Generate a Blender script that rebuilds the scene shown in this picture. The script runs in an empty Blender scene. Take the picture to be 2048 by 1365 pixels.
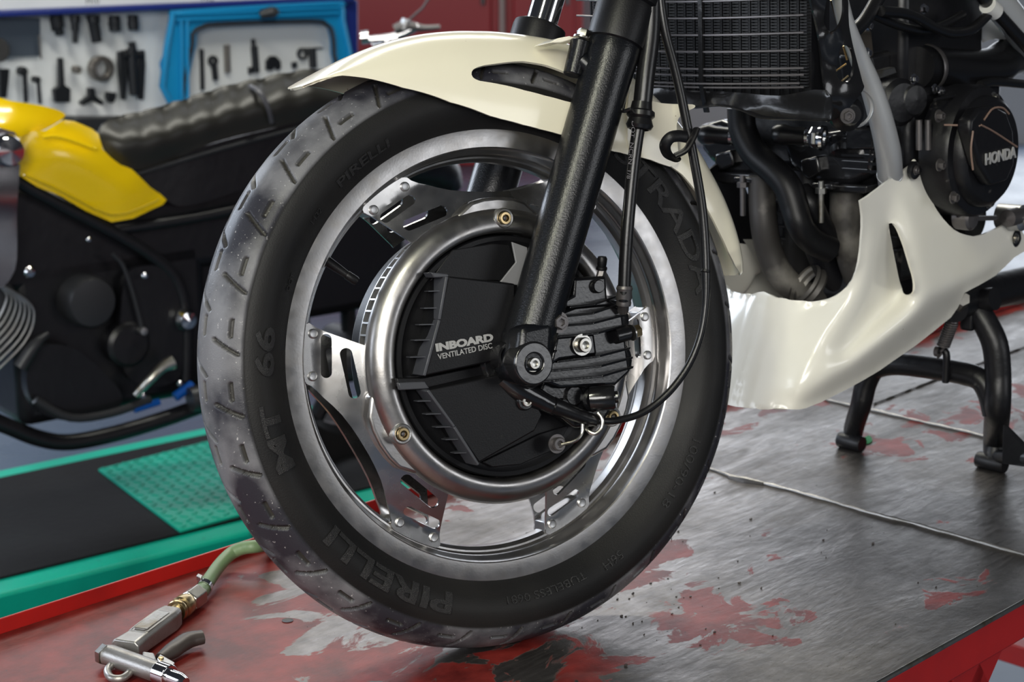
import bpy, bmesh, math, random
import numpy as np
from mathutils import Vector
from mathutils.geometry import delaunay_2d_cdt
random.seed(7)
SC = bpy.context.scene
COL = SC.collection
A = np.array
def nrm(v): v = A(v, float); return v/np.linalg.norm(v)

# ------------------------------------------------------------------ camera
FPX = 3570.0
PITCH = math.radians(14.2)
CAM = A([0, 0, 1.6])
FW = A([0, math.cos(PITCH), -math.sin(PITCH)]); RT = A([1., 0, 0]); UP = np.cross(RT, FW)
cam = bpy.data.cameras.new('camera'); camo = bpy.data.objects.new('camera', cam); COL.objects.link(camo)
camo.location = CAM; camo.rotation_euler = (math.pi/2-PITCH, 0, 0)
cam.sensor_width = 36; cam.lens = FPX/2048*36; cam.clip_end = 100
cam.dof.use_dof = True; cam.dof.focus_distance = 1.88; cam.dof.aperture_fstop = 9
SC.camera = camo
SC.view_settings.view_transform = 'Standard'; SC.view_settings.look = 'None'
SC.view_settings.exposure = 0.0; SC.view_settings.gamma = 1; SC.view_settings.use_curve_mapping = False

# ------------------------------------------------------------------ world, daylight and added fill lights
w = bpy.data.worlds.new('workshop'); SC.world = w; w.use_nodes = True
bg = w.node_tree.nodes['Background']; bg.inputs[0].default_value = (.55, .60, .72, 1); bg.inputs[1].default_value = .045
def area(name, loc, target, sx, sy, energy, color):
    l = bpy.data.lights.new(name, 'AREA'); l.shape = 'RECTANGLE'; l.size = sx; l.size_y = sy
    l.energy = energy; l.color = color
    o = bpy.data.objects.new(name, l); COL.objects.link(o); o.location = loc
    o.rotation_euler = (Vector(target)-Vector(loc)).to_track_quat('-Z', 'Y').to_euler()
    return o
area('doorway_daylight', (3.45, 11.3, 1.7), (3.0, 2, .6), 5.9, 3.2, 150, (.86, .92, 1))
area('high_window_daylight', (-1.2, 10.6, 3.7), (0, 2, 1), 5.5, 1.5, 90, (.90, .93, 1))
area('left_window_daylight', (-4.6, 5.9, 2.8), (0, 2.0, .9), 2.2, 2.2, 150, (.78, .87, 1))
area('left_front_window_daylight', (-4.4, .6, 2.2), (0, 2.0, 1.0), 3.0, 1.8, 85, (.82, .89, 1))
lt = area('ceiling_tube_front', (-1.05, -.75, 3.4), (-1.05, -.75, 0), .14, 2.4, 70, (1, 1, .80)); lt.rotation_euler = (0, 0, math.radians(-27))
area('ceiling_tube_back', (-.6, 4.6, 3.8), (-.6, 4.6, 0), 3.0, .22, 95, (1, .98, .88))
area('front_fill_light', (-.5, -3.4, 3.0), (.4, 2.2, .8), 3.2, 1.6, 200, (1, .98, .94))  # added soft fill from behind the camera for the front faces, no known window
area('metal_fill_light', (5.2, -.6, 2.2), (.6, 2.2, .9), 2.4, 1.6, 40, (.95, .97, 1))  # added soft fill for the bare metal to reflect, no known window

# ------------------------------------------------------------------ frames
def ray(x, y): return (x-1024)/FPX*RT-(y-682.5)/FPX*UP+FW
def hit(x, y, p0, nn):
    d = ray(x, y); return CAM+d*(((A(p0)-CAM)@nn)/(d@nn))
Z = A([0, 0, 1.])
TZ = .788                                                  # work table top
th, ph = math.radians(-29.07), math.radians(10.97)
N = A([-math.sin(th)*math.cos(ph), -math.cos(th)*math.cos(ph), math.sin(ph)])   # wheel axle, towards the bike's left
U = nrm(np.cross(Z, N)); V = np.cross(N, U)
C = A([-.01656, 1.86816, 1.11105])-N*.034                   # wheel centre
def WL(a, b, o=0): return C+U*a+V*b+N*o                    # wheel frame
def WR(r, deg, o=0): t = math.radians(deg); return WL(r*math.cos(t), r*math.sin(t), o)
def W(x, y, o): return hit(x, y, C+N*o, N)                 # point of the wheel-parallel plane at offset o
al, ro = math.radians(44), math.radians(2.8)
FB = A([-math.sin(al), -math.cos(al), 0]); LB = A([math.cos(al), -math.sin(al), 0])*math.cos(ro)+Z*math.sin(ro); UB = np.cross(FB, LB)
AB = -math.sin(math.radians(26.5))*FB+math.cos(math.radians(26.5))*UB
AW = nrm(AB-(AB@N)*N); RW = -np.cross(N, AW)
if RW@U < 0: RW = -RW
OB = C+RW*.035
def B(x, l, z): return OB-FB*x+LB*l+UB*z                   # bike frame: rearward, left, up
def BL(px, py, l): return hit(px, py, OB+LB*l, LB)
def BX(px, py, x): return hit(px, py, OB-FB*x, FB)
def T(px, py, z=0): return hit(px, py, A([0, 0, TZ+z]), Z)
TD = nrm([.69579, .71825, 0]); TN = A([TD[1], -TD[0], 0])  # table: length, width towards the camera
T0 = A([-.5753, 1.86345, TZ])
def TT(s, t, z=0): return T0+TD*s+TN*t+Z*z
YN = A([.626, -.780, 0]); YD = A([.780, .626, 0]); Y0 = A([-1.228, 4.04, 0])
def YP(px, py, l): return hit(px, py, Y0+YN*l, YN)         # plane along the yellow bike

# ------------------------------------------------------------------ mesh tools
class MB:
    def __init__(s): s.v = []; s.f = []
    def add(s, v, f):
        b = len(s.v); s.v += [tuple(map(float, p)) for p in v]; s.f += [tuple(i+b for i in q) for q in f]; return s
    def box(s, c, ax, h):
        c = A(c, float); P = []
        for i in (-1, 1):
            for j in (-1, 1):
                for k in (-1, 1): P.append(c+A(ax[0])*h[0]*i+A(ax[1])*h[1]*j+A(ax[2])*h[2]*k)
        fs = [(0, 1, 3, 2), (4, 6, 7, 5), (0, 4, 5, 1), (2, 3, 7, 6), (0, 2, 6, 4), (1, 5, 7, 3)]
        if np.dot(np.cross(ax[0], ax[1]), ax[2]) < 0: fs = [f[::-1] for f in fs]
        return s.add(P, fs)
    def tube(s, pts, r, seg=14, smooth=0, caps=True, flat=1.0, ref=None):
        pts = [A(p, float) for p in pts]
        rs = list(r) if hasattr(r, '__len__') else [r]*len(pts)
        if smooth: pts, rs = catmull(pts, rs, smooth)
        n = len(pts); rings = []; prev = None
        for i in range(n):
            t = nrm(pts[min(i+1, n-1)]-pts[max(i-1, 0)])
            if prev is None:
                k = A(ref, float) if ref is not None else (Z if abs(t[2]) < .9 else RT)
            else: k = prev
            x = nrm(k-(k@t)*t); prev = x; y = np.cross(t, x)
            rings.append([pts[i]+(x*math.cos(a)*flat+y*math.sin(a))*rs[i] for a in [2*math.pi*j/seg for j in range(seg)]])
        v = [p for R_ in rings for p in R_]; f = []
        for i in range(n-1):
            for j in range(seg): f.append((i*seg+j, i*seg+(j+1) % seg, (i+1)*seg+(j+1) % seg, (i+1)*seg+j))
        if caps: f.append(tuple(range(seg))[::-1]); f.append(tuple((n-1)*seg+j for j in range(seg)))
        return s.add(v, f)
    def lathe(s, prof, o, ax, seg=48, closed=False, caps=False):      # prof: (radius, height along ax)
        o = A(o, float); ax = nrm(ax); k = Z if abs(ax[2]) < .9 else RT
        x = nrm(k-(k@ax)*ax); y = np.cross(ax, x); m = len(prof); v = []; f = []
        for (r, h) in prof:
            for j in range(seg):
                a = 2*math.pi*j/seg; v.append(o+ax*h+(x*math.cos(a)+y*math.sin(a))*r)
        for i in range(m if closed else m-1):
            i2 = (i+1) % m
            for j in range(seg): f.append((i*seg+j, i*seg+(j+1) % seg, i2*seg+(j+1) % seg, i2*seg+j))
        if caps: f.append(tuple(range(seg))[::-1]); f.append(tuple((m-1)*seg+j for j in range(seg)))
        return s.add(v, f)
    def prism(s, poly, d, inner=None):                          # poly: world points, d: depth vector
        P = [A(p, float) for p in poly]; n = len(P); d = A(d, float)
        c = sum(P)/n; nn = sum((np.cross(P[i]-c, P[(i+1) % n]-c) for i in range(n)), A([0., 0, 0]))
        if nn@d > 0: P = P[::-1]
        return s.add(P+[p+d for p in P], [tuple(range(n)), tuple(range(2*n-1, n-1, -1))]+[(i, i+n, (i+1) % n+n, (i+1) % n)[::-1] for i in range(n)])
    def blade(s, pts, d, t):                                   # bent fin: polyline, depth vector, thickness vector
        P = [A(p, float) for p in pts]; d = A(d, float); t = A(t, float)/2
        for a, b in zip(P[:-1], P[1:]): s.prism([a-t, b-t, b+t, a+t], d)
        return s
    def obj(s, name, mat, parent=None, smooth=35, bevel=0, solid=0, sub=0, segs=2):
        me = bpy.data.meshes.new(name); me.from_pydata(s.v, [], s.f); me.validate(); me.update()
        return fin(name, me, mat, parent, smooth, bevel, solid, sub, segs)
def fin(name, me, mat, parent=None, smooth=35, bevel=0, solid=0, sub=0, segs=2):
    bm = bmesh.new(); bm.from_mesh(me); bmesh.ops.recalc_face_normals(bm, faces=bm.faces); bm.to_mesh(me); bm.free()
    if smooth:
        me.shade_smooth(); me.set_sharp_from_angle(angle=math.radians(smooth))
    o = bpy.data.objects.new(name, me); COL.objects.link(o); me.materials.append(mat)
    if parent is not None:
        o.parent = parent; o.matrix_parent_inverse = WM[parent.name_full].inverted()
    WM[o.name_full] = o.matrix_world.copy()
    if solid: m = o.modifiers.new('s', 'SOLIDIFY'); m.thickness = solid; m.offset = 0; e_ = o.modifiers.new('e', 'EDGE_SPLIT'); e_.split_angle = math.radians(50)
    if sub: m = o.modifiers.new('u', 'SUBSURF'); m.levels = sub; m.render_levels = sub
    if bevel:
        m = o.modifiers.new('b', 'BEVEL'); m.width = bevel; m.segments = segs; m.limit_method = 'ANGLE'; m.angle_limit = math.radians(38); m.harden_normals = False
    return o
WM = {}
from mathutils import Matrix
def thing(name, label, cat, loc, group=None):
    o = bpy.data.objects.new(name, None); COL.objects.link(o); o.location = A(loc); o.empty_display_size = .05
    o['label'] = label; o['category'] = cat
    if group: o['group'] = group
    WM[o.name_full] = Matrix.Translation(Vector(loc)); return o
def tag(o, label, cat, group=None, kind=None):
    o['label'] = label; o['category'] = cat
    if group: o['group'] = group
    if kind: o['kind'] = kind
    return o
def struct(o): o['kind'] = 'structure'; return o
def catmull(pts, rs, n):
    P = [2*pts[0]-pts[1]]+pts+[2*pts[-1]-pts[-2]]; R_ = [rs[0]]+rs+[rs[-1]]; o = []; q = []
    for i in range(1, len(P)-2):
        for k in range(n):
            t = k/n; a, b, c, d = P[i-1:i+3]
            o.append(.5*((2*b)+(c-a)*t+(2*a-5*b+4*c-d)*t*t+(3*b-a-3*c+d)*t**3)); q.append(R_[i]*(1-t)+R_[i+1]*t)
    o.append(pts[-1]); q.append(rs[-1]); return o, q
def smooth2(pts, n=5, closed=True):
    P = [A(p, float) for p in pts]; o = []; m = len(P)
    for i in range(m if closed else m-1):
        a, b, c, d = (P[(i-1) % m], P[i], P[(i+1) % m], P[(i+2) % m]) if closed else (P[max(i-1, 0)], P[i], P[i+1], P[min(i+2, m-1)])
        for k in range(n):
            t = k/n; o.append(.5*((2*b)+(c-a)*t+(2*a-5*b+4*c-d)*t*t+(3*b-a-3*c+d)*t**3))
    if not closed: o.append(P[-1])
    return o
def inside(p, poly):
    x, y = p; r = False; n = len(poly); j = n-1
    for i in range(n):
        a, b = poly[i], poly[j]
        if (a[1] > y) != (b[1] > y) and x < (b[0]-a[0])*(y-a[1])/(b[1]-a[1])+a[0]: r = not r
        j = i
    return r
def region(outline, holes, step):                               # 2-D triangulated area with holes
    loops = [outline]+list(holes); V_ = []; E = []
    for L in loops:
        b = len(V_); m = len(L)
        for i in range(m):
            p, q = A(L[i], float), A(L[(i+1) % m], float); k = max(1, int(np.linalg.norm(q-p)/step))
            for t in range(k): V_.append(p+(q-p)*t/k)
        E += [(b+i, b+(i+1) % (len(V_)-b)) for i in range(len(V_)-b)]
    a = A(V_); lo, hi = a.min(0), a.max(0); nx = int((hi[0]-lo[0])/step)+1; ny = int((hi[1]-lo[1])/step)+1
    for i in range(nx):
        for j in range(ny):
            p = (lo[0]+(i+.5*(j % 2)+.31)*step, lo[1]+(j+.37)*step)
            if inside(p, outline) and not any(inside(p, h) for h in holes) and np.min(np.hypot(a[:, 0]-p[0], a[:, 1]-p[1])) > step*.5: V_.append(A(p))
    r = delaunay_2d_cdt([Vector((float(p[0]), float(p[1]))) for p in V_], E, [], 0, 1e-9)
    vs = [A(v) for v in r[0]]; fs = []
    for f in r[2]:
        c = sum(vs[i] for i in f)/len(f)
        if inside(c, outline) and not any(inside(c, h) for h in holes): fs.append(tuple(f))
    return vs, fs
def tin(ctrl):                                                  # linear interpolation over triangulated control points
    r = delaunay_2d_cdt([Vector((float(c[0]), float(c[1]))) for c in ctrl], [], [], 0, 1e-6)
    P = [A(v) for v in r[0]]; val = [ctrl[ids[0]][2] for ids in r[3]]
    tri = [f for f in r[2] if len(f) == 3]; P_ = A(P); vv = A(val, float)
    if tri:
        a_, b_, c_ = (P_[[f[k] for f in tri]] for k in range(3)); va, vb, vc = (vv[[f[k] for f in tri]] for k in range(3))
        den = (b_[:, 1]-c_[:, 1])*(a_[:, 0]-c_[:, 0])+(c_[:, 0]-b_[:, 0])*(a_[:, 1]-c_[:, 1])
    def g(q):
        if tri:
            l1 = ((b_[:, 1]-c_[:, 1])*(q[0]-c_[:, 0])+(c_[:, 0]-b_[:, 0])*(q[1]-c_[:, 1]))/den
            l2 = ((c_[:, 1]-a_[:, 1])*(q[0]-c_[:, 0])+(a_[:, 0]-c_[:, 0])*(q[1]-c_[:, 1]))/den
            m = np.minimum(np.minimum(l1, l2), 1-l1-l2); i = int(np.argmax(m))
            if m[i] > -1e-6: return float(va[i]*l1[i]+vb[i]*l2[i]+vc[i]*(1-l1[i]-l2[i]))
        d = np.hypot(P_[:, 0]-q[0], P_[:, 1]-q[1]); w_ = 1/(d+1e-3)**3
        return float((w_*vv).sum()/w_.sum())
    return g
def field(vs, fs, ctrl, it):                                    # control values spread over the mesh and softened
    g = ctrl if callable(ctrl) else tin(ctrl)
    L = A([g(p) for p in vs]); E = set()
    for f in fs:
        for i in range(len(f)): E.add((min(f[i], f[i-1]), max(f[i], f[i-1])))
    E = A(sorted(E)); n = np.zeros(len(vs)); np.add.at(n, E[:, 0], 1); np.add.at(n, E[:, 1], 1)
    for _ in range(it):
        s = np.zeros(len(vs)); np.add.at(s, E[:, 0], L[E[:, 1]]); np.add.at(s, E[:, 1], L[E[:, 0]]); L = np.where(n > 0, .4*L+.6*s/np.maximum(n, 1), L)
    return L
def relief(name, outline, holes, ctrl, fn, mat, parent, thick=.003, step=12, smooth=40, it=8):
    vs, fs = region(outline, holes, step); L = field(vs, fs, ctrl, it)
    return MB().add([fn(p[0], p[1], l) for p, l in zip(vs, L)], fs).obj(name, mat, parent, smooth, 0, thick)
def slot2(a, b, r, n=8):                                        # stadium outline
    a = A(a, float); b = A(b, float); t = math.atan2(b[1]-a[1], b[0]-a[0]); o = []
    for c, s0 in ((b, -90), (a, 90)):
        for k in range(n+1):
            q = t+math.radians(s0+180*k/n); o.append(c+r*A([math.cos(q), math.sin(q)]))
    return o
def text(name, s, size, fn, mat, parent, ext=.0006, font_x=1.0, space=1.0, bold=0, align='CENTER', sub=0):
    cu = bpy.data.curves.new('t', 'FONT'); cu.body = s; cu.size = size; cu.align_x = align; cu.align_y = 'CENTER'; cu.space_character = space
    cu.extrude = ext; cu.offset = bold; cu.resolution_u = 3
    o = bpy.data.objects.new('t', cu); COL.objects.link(o); dg = bpy.context.evaluated_depsgraph_get(); dg.update()
    me = bpy.data.meshes.new_from_object(o.evaluated_get(dg)); bpy.data.objects.remove(o); bpy.data.curves.remove(cu)
    if sub:
        bm = bmesh.new(); bm.from_mesh(me); bmesh.ops.triangulate(bm, faces=bm.faces)
        for _ in range(3):
            e = [e for e in bm.edges if e.calc_length() > sub]
            if not e: break
            bmesh.ops.subdivide_edges(bm, edges=e, cuts=1); bmesh.ops.triangulate(bm, faces=bm.faces)
        bm.to_mesh(me); bm.free()
    for v in me.vertices: v.co = Vector(fn(v.co.x*font_x, v.co.y, v.co.z))
    me.name = name; return fin(name, me, mat, parent, 0)

# ------------------------------------------------------------------ materials
def M(name, c, rough=.5, metal=0., bump=None, var=(), coat=0, rvar=None, emit=None, aniso=0, spec=.5):
    m = bpy.data.materials.new(name); m.use_nodes = True; nt = m.node_tree; b = nt.nodes['Principled BSDF']
    b.inputs['Roughness'].default_value = rough; b.inputs['Metallic'].default_value = metal
    b.inputs['Coat Weight'].default_value = coat; b.inputs['Coat Roughness'].default_value = .08; b.inputs['Specular IOR Level'].default_value = spec
    tc = nt.nodes.new('ShaderNodeTexCoord'); cur = None
    rgb = nt.nodes.new('ShaderNodeRGB'); rgb.outputs[0].default_value = (*c, 1); cur = rgb.outputs[0]
    def noise(sc, det=5, dist=0, st=None):
        t = nt.nodes.new('ShaderNodeTexNoise'); t.inputs['Scale'].default_value = sc; t.inputs['Detail'].default_value = det; t.inputs['Distortion'].default_value = dist
        if st:
            mp = nt.nodes.new('ShaderNodeMapping'); mp.inputs['Scale'].default_value = st; nt.links.new(tc.outputs['Object'], mp.inputs[0]); nt.links.new(mp.outputs[0], t.inputs['Vector'])
        else: nt.links.new(tc.outputs['Object'], t.inputs['Vector'])
        return t.outputs['Fac']
    def rng(x, lo, hi, a=0, b_=1):
        r = nt.nodes.new('ShaderNodeMapRange'); r.inputs[1].default_value = lo; r.inputs[2].default_value = hi; r.inputs[3].default_value = a; r.inputs[4].default_value = b_
        nt.links.new(x, r.inputs[0]); return r.outputs[0]
    for (sc, c2, lo, hi) in var:
        mx = nt.nodes.new('ShaderNodeMix'); mx.data_type = 'RGBA'; nt.links.new(rng(noise(sc), lo, hi), mx.inputs[0])
        nt.links.new(cur, mx.inputs[6]); mx.inputs[7].default_value = (*c2, 1); cur = mx.outputs[2]
    nt.links.new(cur, b.inputs['Base Color'])
    if rvar: nt.links.new(rng(noise(rvar[0]), .3, .7, rvar[1], rvar[2]), b.inputs['Roughness'])
    if bump:
        bp = nt.nodes.new('ShaderNodeBump'); bp.inputs['Strength'].default_value = bump[1]; bp.inputs['Distance'].default_value = bump[2] if len(bump) > 2 else .001
        nt.links.new(noise(bump[0], 3), bp.inputs['Height']); nt.links.new(bp.outputs[0], b.inputs['Normal'])
    if emit: b.inputs['Emission Color'].default_value = (*emit[:3], 1); b.inputs['Emission Strength'].default_value = emit[3]
    m['n'] = 1
    return m
ALU = M('brushed_aluminium', (.43, .42, .415), .34, 1, (420, .10, .0006), [(70, (.42, .40, .38), .45, .75)], rvar=(60, .28, .38))
POL = M('polished_aluminium', (.58, .57, .56), .25, 1, None, [(60, (.50, .48, .46), .5, .8)], rvar=(40, .22, .30))
RIVET = M('rivet_aluminium', (.55, .55, .55), .38, 1)
CAST = M('cast_aluminium', (.50, .50, .50), .40, 1, (500, .25), [(20, (.33, .31, .28), .5, .8)])
RUB = M('sidewall_rubber', (.008, .008, .009), .55, 0, (900, .25, .0006), [(7, (.018, .017, .017), .45, .8)], spec=.25)
LET = M('raised_lettering_rubber', (.013, .013, .014), .42, 0, (1400, .9, .001))
HOSE = M('black_hose_rubber', (.007, .007, .008), .30, 0, (300, .08))
FORK = M('satin_black_enamel', (.004, .0045, .006), .29, .0, (520, .30, .0008), spec=.5)
BLK = M('matt_black_plastic', (.0045, .0045, .0055), .42, 0, (600, .15), [(60, (.03, .027, .024), .70, .80)], spec=.32)
BLG = M('gloss_black_enamel', (.009, .009, .010), .20, 0, (120, .25, .001), coat=.5)
BLKM = M('engine_black_paint', (.006, .006, .0075), .40, 0, (60, .4, .002), [(35, (.10, .095, .09), .68, .76)], spec=.4)
BLC = M('caliper_black_paint', (.005, .005, .006), .27, 0, (260, .3, .001), coat=.3)
CREAM = M('cream_paint', (.90, .85, .68), .22, 0, None, [(5, (.72, .64, .50), .50, .85), (150, (.30, .22, .14), .735, .76)], coat=.5)
CREAMB = M('ivory_paint', (.84, .82, .74), .26, 0, None, [(4, (.72, .69, .58), .45, .85), (110, (.33, .26, .18), .75, .77)], coat=.45)
CREAMI = M('soiled_cream_inside', (.40, .28, .22), .5, 0, None, [(25, (.16, .12, .10), .45, .7)])
CHR = M('chrome', (.72, .72, .74), .10, 1)
STL = M('zinc_steel', (.50, .49, .46), .30, 1, (200, .15), [(40, (.28, .22, .12), .5, .75)])
CHRD = M('dark_tinted_chrome', (.30, .29, .30), .14, 1)
WELD = M('dull_weld_steel', (.26, .25, .24), .38, .9, (200, .4))
STLD = M('dark_steel', (.16, .15, .15), .42, .8, (120, .2))
SILV = M('silver_frame_paint', (.52, .53, .54), .34, .35, (500, .08), [(90, (.12, .12, .12), .72, .76)], coat=.3)
HEAD = M('header_pipe_steel', (.075, .070, .066), .50, .45, (90, .25), [(11, (.36, .34, .30), .44, .62)])
WHT = M('print_white', (.62, .62, .60), .5)
GREYL = M('print_grey', (.36, .36, .36), .5)
COOL = M('cooler_core_black', (.020, .021, .024), .5, .2)
WIRE = M('grille_wire_grey', (.20, .19, .20), .35, .6)
YEL = M('yellow_paint', (.95, .64, .002), .22, 0, coat=.5)
YEL2 = M('yellow_trim_line', (.50, .34, .01), .3)
SEAT = M('black_seat_vinyl', (.018, .017, .014), .42, 0, (400, .3))
BKD = M('far_black_metal', (.007, .007, .009), .38, .1, (30, .3, .003))
BKM = M('far_dark_grey_metal', (.035, .036, .040), .42, .4)
GREEN = M('green_lift_paint', (.0, .36, .25), .38, 0, None, [(3, (.0, .24, .17), .45, .7), (30, (.02, .10, .08), .68, .75)], spec=.25)
MAT = M('black_ribbed_rubber_mat', (.006, .006, .007), .6, 0, (50, .3, .004), [(4, (.010, .011, .012), .5, .75)], spec=.12)
REDP = M('red_paint', (.40, .012, .010), .33, 0, None, [(8, (.28, .010, .010), .45, .75)])
REDW = M('red_cabinet_paint', (.36, .014, .022), .42)
BLUE = M('blue_case_plastic', (.005, .26, .55), .42)
NAVY = M('navy_rail_paint', (.015, .03, .20), .35)
WPAN = M('white_tool_panel', (.86, .88, .90), .45, 0, None, [(2, (.74, .77, .80), .4, .7)])
TOOL = M('black_oxide_tool', (.030, .032, .036), .38, .6)
TOOLS = M('worn_steel_tool', (.22, .20, .18), .35, .8)
GRN2 = M('green_air_hose', (.16, .24, .12), .42, 0, (60, .1), [(30, (.20, .22, .15), .5, .7)])
GUN = M('gun_grey_casting', (.34, .33, .32), .36, .75, (500, .2), [(30, (.24, .22, .20), .5, .75)])
GUND = M('worn_brown_black_lever', (.055, .045, .042), .40, .2, (90, .3))
BRON = M('gold_passivated_bolt', (.50, .38, .20), .28, 1)
COOLANT = M('green_coolant', (.0, .22, .05), .06, 0, coat=.8)
FLOOR = M('grey_blue_floor_paint', (.085, .115, .17), .26, 0, (3, .08, .01), [(1.2, (.05, .075, .12), .4, .7)], rvar=(3, .22, .36))
WALLM = M('grey_wall_paint', (.45, .46, .48), .8)

# table top: bare steel with flaking red paint
TOP = M('scuffed_steel_and_red_paint', (.2, .2, .2), .3, 1)
def build_top():
    nt = TOP.node_tree; L = nt.links; b = nt.nodes['Principled BSDF']; tc = nt.nodes['Texture Coordinate']
    def nd(t, **k):
        n_ = nt.nodes.new(t)
        for a, v in k.items(): n_.inputs[a].default_value = v
        return n_
    def mth(op, a, b_=None):
        n_ = nt.nodes.new('ShaderNodeMath'); n_.operation = op
        for i, x in enumerate((a, b_)):
            if x is None: continue
            if isinstance(x, (int, float)): n_.inputs[i].default_value = x
            else: L.new(x, n_.inputs[i])
        return n_.outputs[0]
    def rng(x, lo, hi, a=0, c=1):
        r = nd('ShaderNodeMapRange'); r.inputs[1].default_value = lo; r.inputs[2].default_value = hi; r.inputs[3].default_value = a; r.inputs[4].default_value = c; L.new(x, r.inputs[0]); return r.outputs[0]
    def mapped(st):
        mp = nd('ShaderNodeMapping'); mp.inputs['Scale'].default_value = st; L.new(tc.outputs['Object'], mp.inputs[0]); return mp.outputs[0]
    def noise(vec, sc, det=8, dist=0, rgh=.6):
        t = nd('ShaderNodeTexNoise'); t.inputs['Scale'].default_value = sc; t.inputs['Detail'].default_value = det; t.inputs['Distortion'].default_value = dist; t.inputs['Roughness'].default_value = rgh
        L.new(vec, t.inputs['Vector']); return t.outputs['Fac']
    sep = nd('ShaderNodeSeparateXYZ'); L.new(tc.outputs['Object'], sep.inputs[0]); s, t = sep.outputs[0], sep.outputs[1]
    def blob(s0, t0, rs, rt):   # patches left from the old paint
        a = mth('DIVIDE', mth('SUBTRACT', s, s0), rs); c = mth('DIVIDE', mth('SUBTRACT', t, t0), rt)
        return mth('MAXIMUM', mth('SUBTRACT', 1.0, mth('ADD', mth('MULTIPLY', a, a), mth('MULTIPLY', c, c))), 0.0)
    big = noise(mapped((1, 1.5, 1)), 9, 9, .8, .62)
    w_ = rng(s, .10, .52, .34, .0)
    w_ = mth('ADD', w_, rng(t, .0, .10, .22, .0))
    for bb in ((.673, .387, .16, .07, .22), (.60, .56, .13, .13, .24), (.86, .70, .12, .05, .16), (1.39, .32, .25, .14, .17), (1.7, .45, .3, .2, .16), (1.15, .08, .4, .08, .12), (.45, .45, .12, .16, .10)):
        w_ = mth('ADD', w_, mth('MULTIPLY', blob(*bb[:4]), bb[4]))
    mask = rng(mth('ADD', big, w_), .66, .685)
    edge = rng(mth('ADD', big, w_), .62, .69, 1.0, 1.35)
    stl1 = noise(mapped((1, 2.2, 1)), 5, 8, .6); stl2 = noise(mapped((3, 30, 1)), 6, 6); stl3 = noise(mapped((1, 1, 1)), 45, 6)
    cr = nd('ShaderNodeValToRGB'); L.new(stl1, cr.inputs[0]); e = cr.color_ramp.elements
    e[0].position = .3; e[0].color = (.12, .110, .104, 1); e[1].position = .72; e[1].color = (.30, .28, .268, 1)
    mx0 = nd('ShaderNodeMix'); mx0.data_type = 'RGBA'; mx0.blend_type = 'MULTIPLY'; mx0.inputs[0].default_value = .7
    L.new(cr.outputs[0], mx0.inputs[6]); c2 = nd('ShaderNodeCombineColor'); sc_ = rng(stl3, .3, .7, .6, 1.15)
    for i in range(3): L.new(sc_, c2.inputs[i])
    L.new(c2.outputs[0], mx0.inputs[7])
    crr = nd('ShaderNodeValToRGB'); L.new(noise(mapped((1, 1, 1)), 16, 6), crr.inputs[0]); e = crr.color_ramp.elements
    e[0].position = .35; e[0].color = (.085, .007, .006, 1); e[1].position = .7; e[1].color = (.26, .026, .020, 1)
    mx = nd('ShaderNodeMix'); mx.data_type = 'RGBA'; L.new(mask, mx.inputs[0]); L.new(mx0.outputs[2], mx.inputs[6]); L.new(crr.outputs[0], mx.inputs[7])
    spk = rng(noise(mapped((1, 1, 1)), 95, 2), .735, .75)
    mx2 = nd('ShaderNodeMix'); mx2.data_type = 'RGBA'; L.new(spk, mx2.inputs[0]); L.new(mx.outputs[2], mx2.inputs[6]); mx2.inputs[7].default_value = (.02, .014, .012, 1)
    L.new(mx2.outputs[2], b.inputs['Base Color'])
    L.new(rng(mask, 0, 1, .92, .0), b.inputs['Metallic'])
    rg = mth('ADD', rng(stl1, .3, .7, .44, .28), rng(stl2, .35, .65, -.05, .08)); rg2 = nd('ShaderNodeMix'); rg2.data_type = 'FLOAT'
    L.new(mask, rg2.inputs[0]); L.new(rg, rg2.inputs[2]); rg2.inputs[3].default_value = .44; L.new(rg2.outputs[0], b.inputs['Roughness'])
    bp = nd('ShaderNodeBump'); bp.inputs['Strength'].default_value = .35; bp.inputs['Distance'].default_value = .004
    hh = mth('ADD', mth('ADD', mth('MULTIPLY', stl1, .9), mth('MULTIPLY', noise(mapped((1, 2, 1)), 24, 7), .5)), mth('MULTIPLY', mask, .06)); L.new(hh, bp.inputs['Height']); L.new(bp.outputs[0], b.inputs['Normal'])
build_top()

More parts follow.
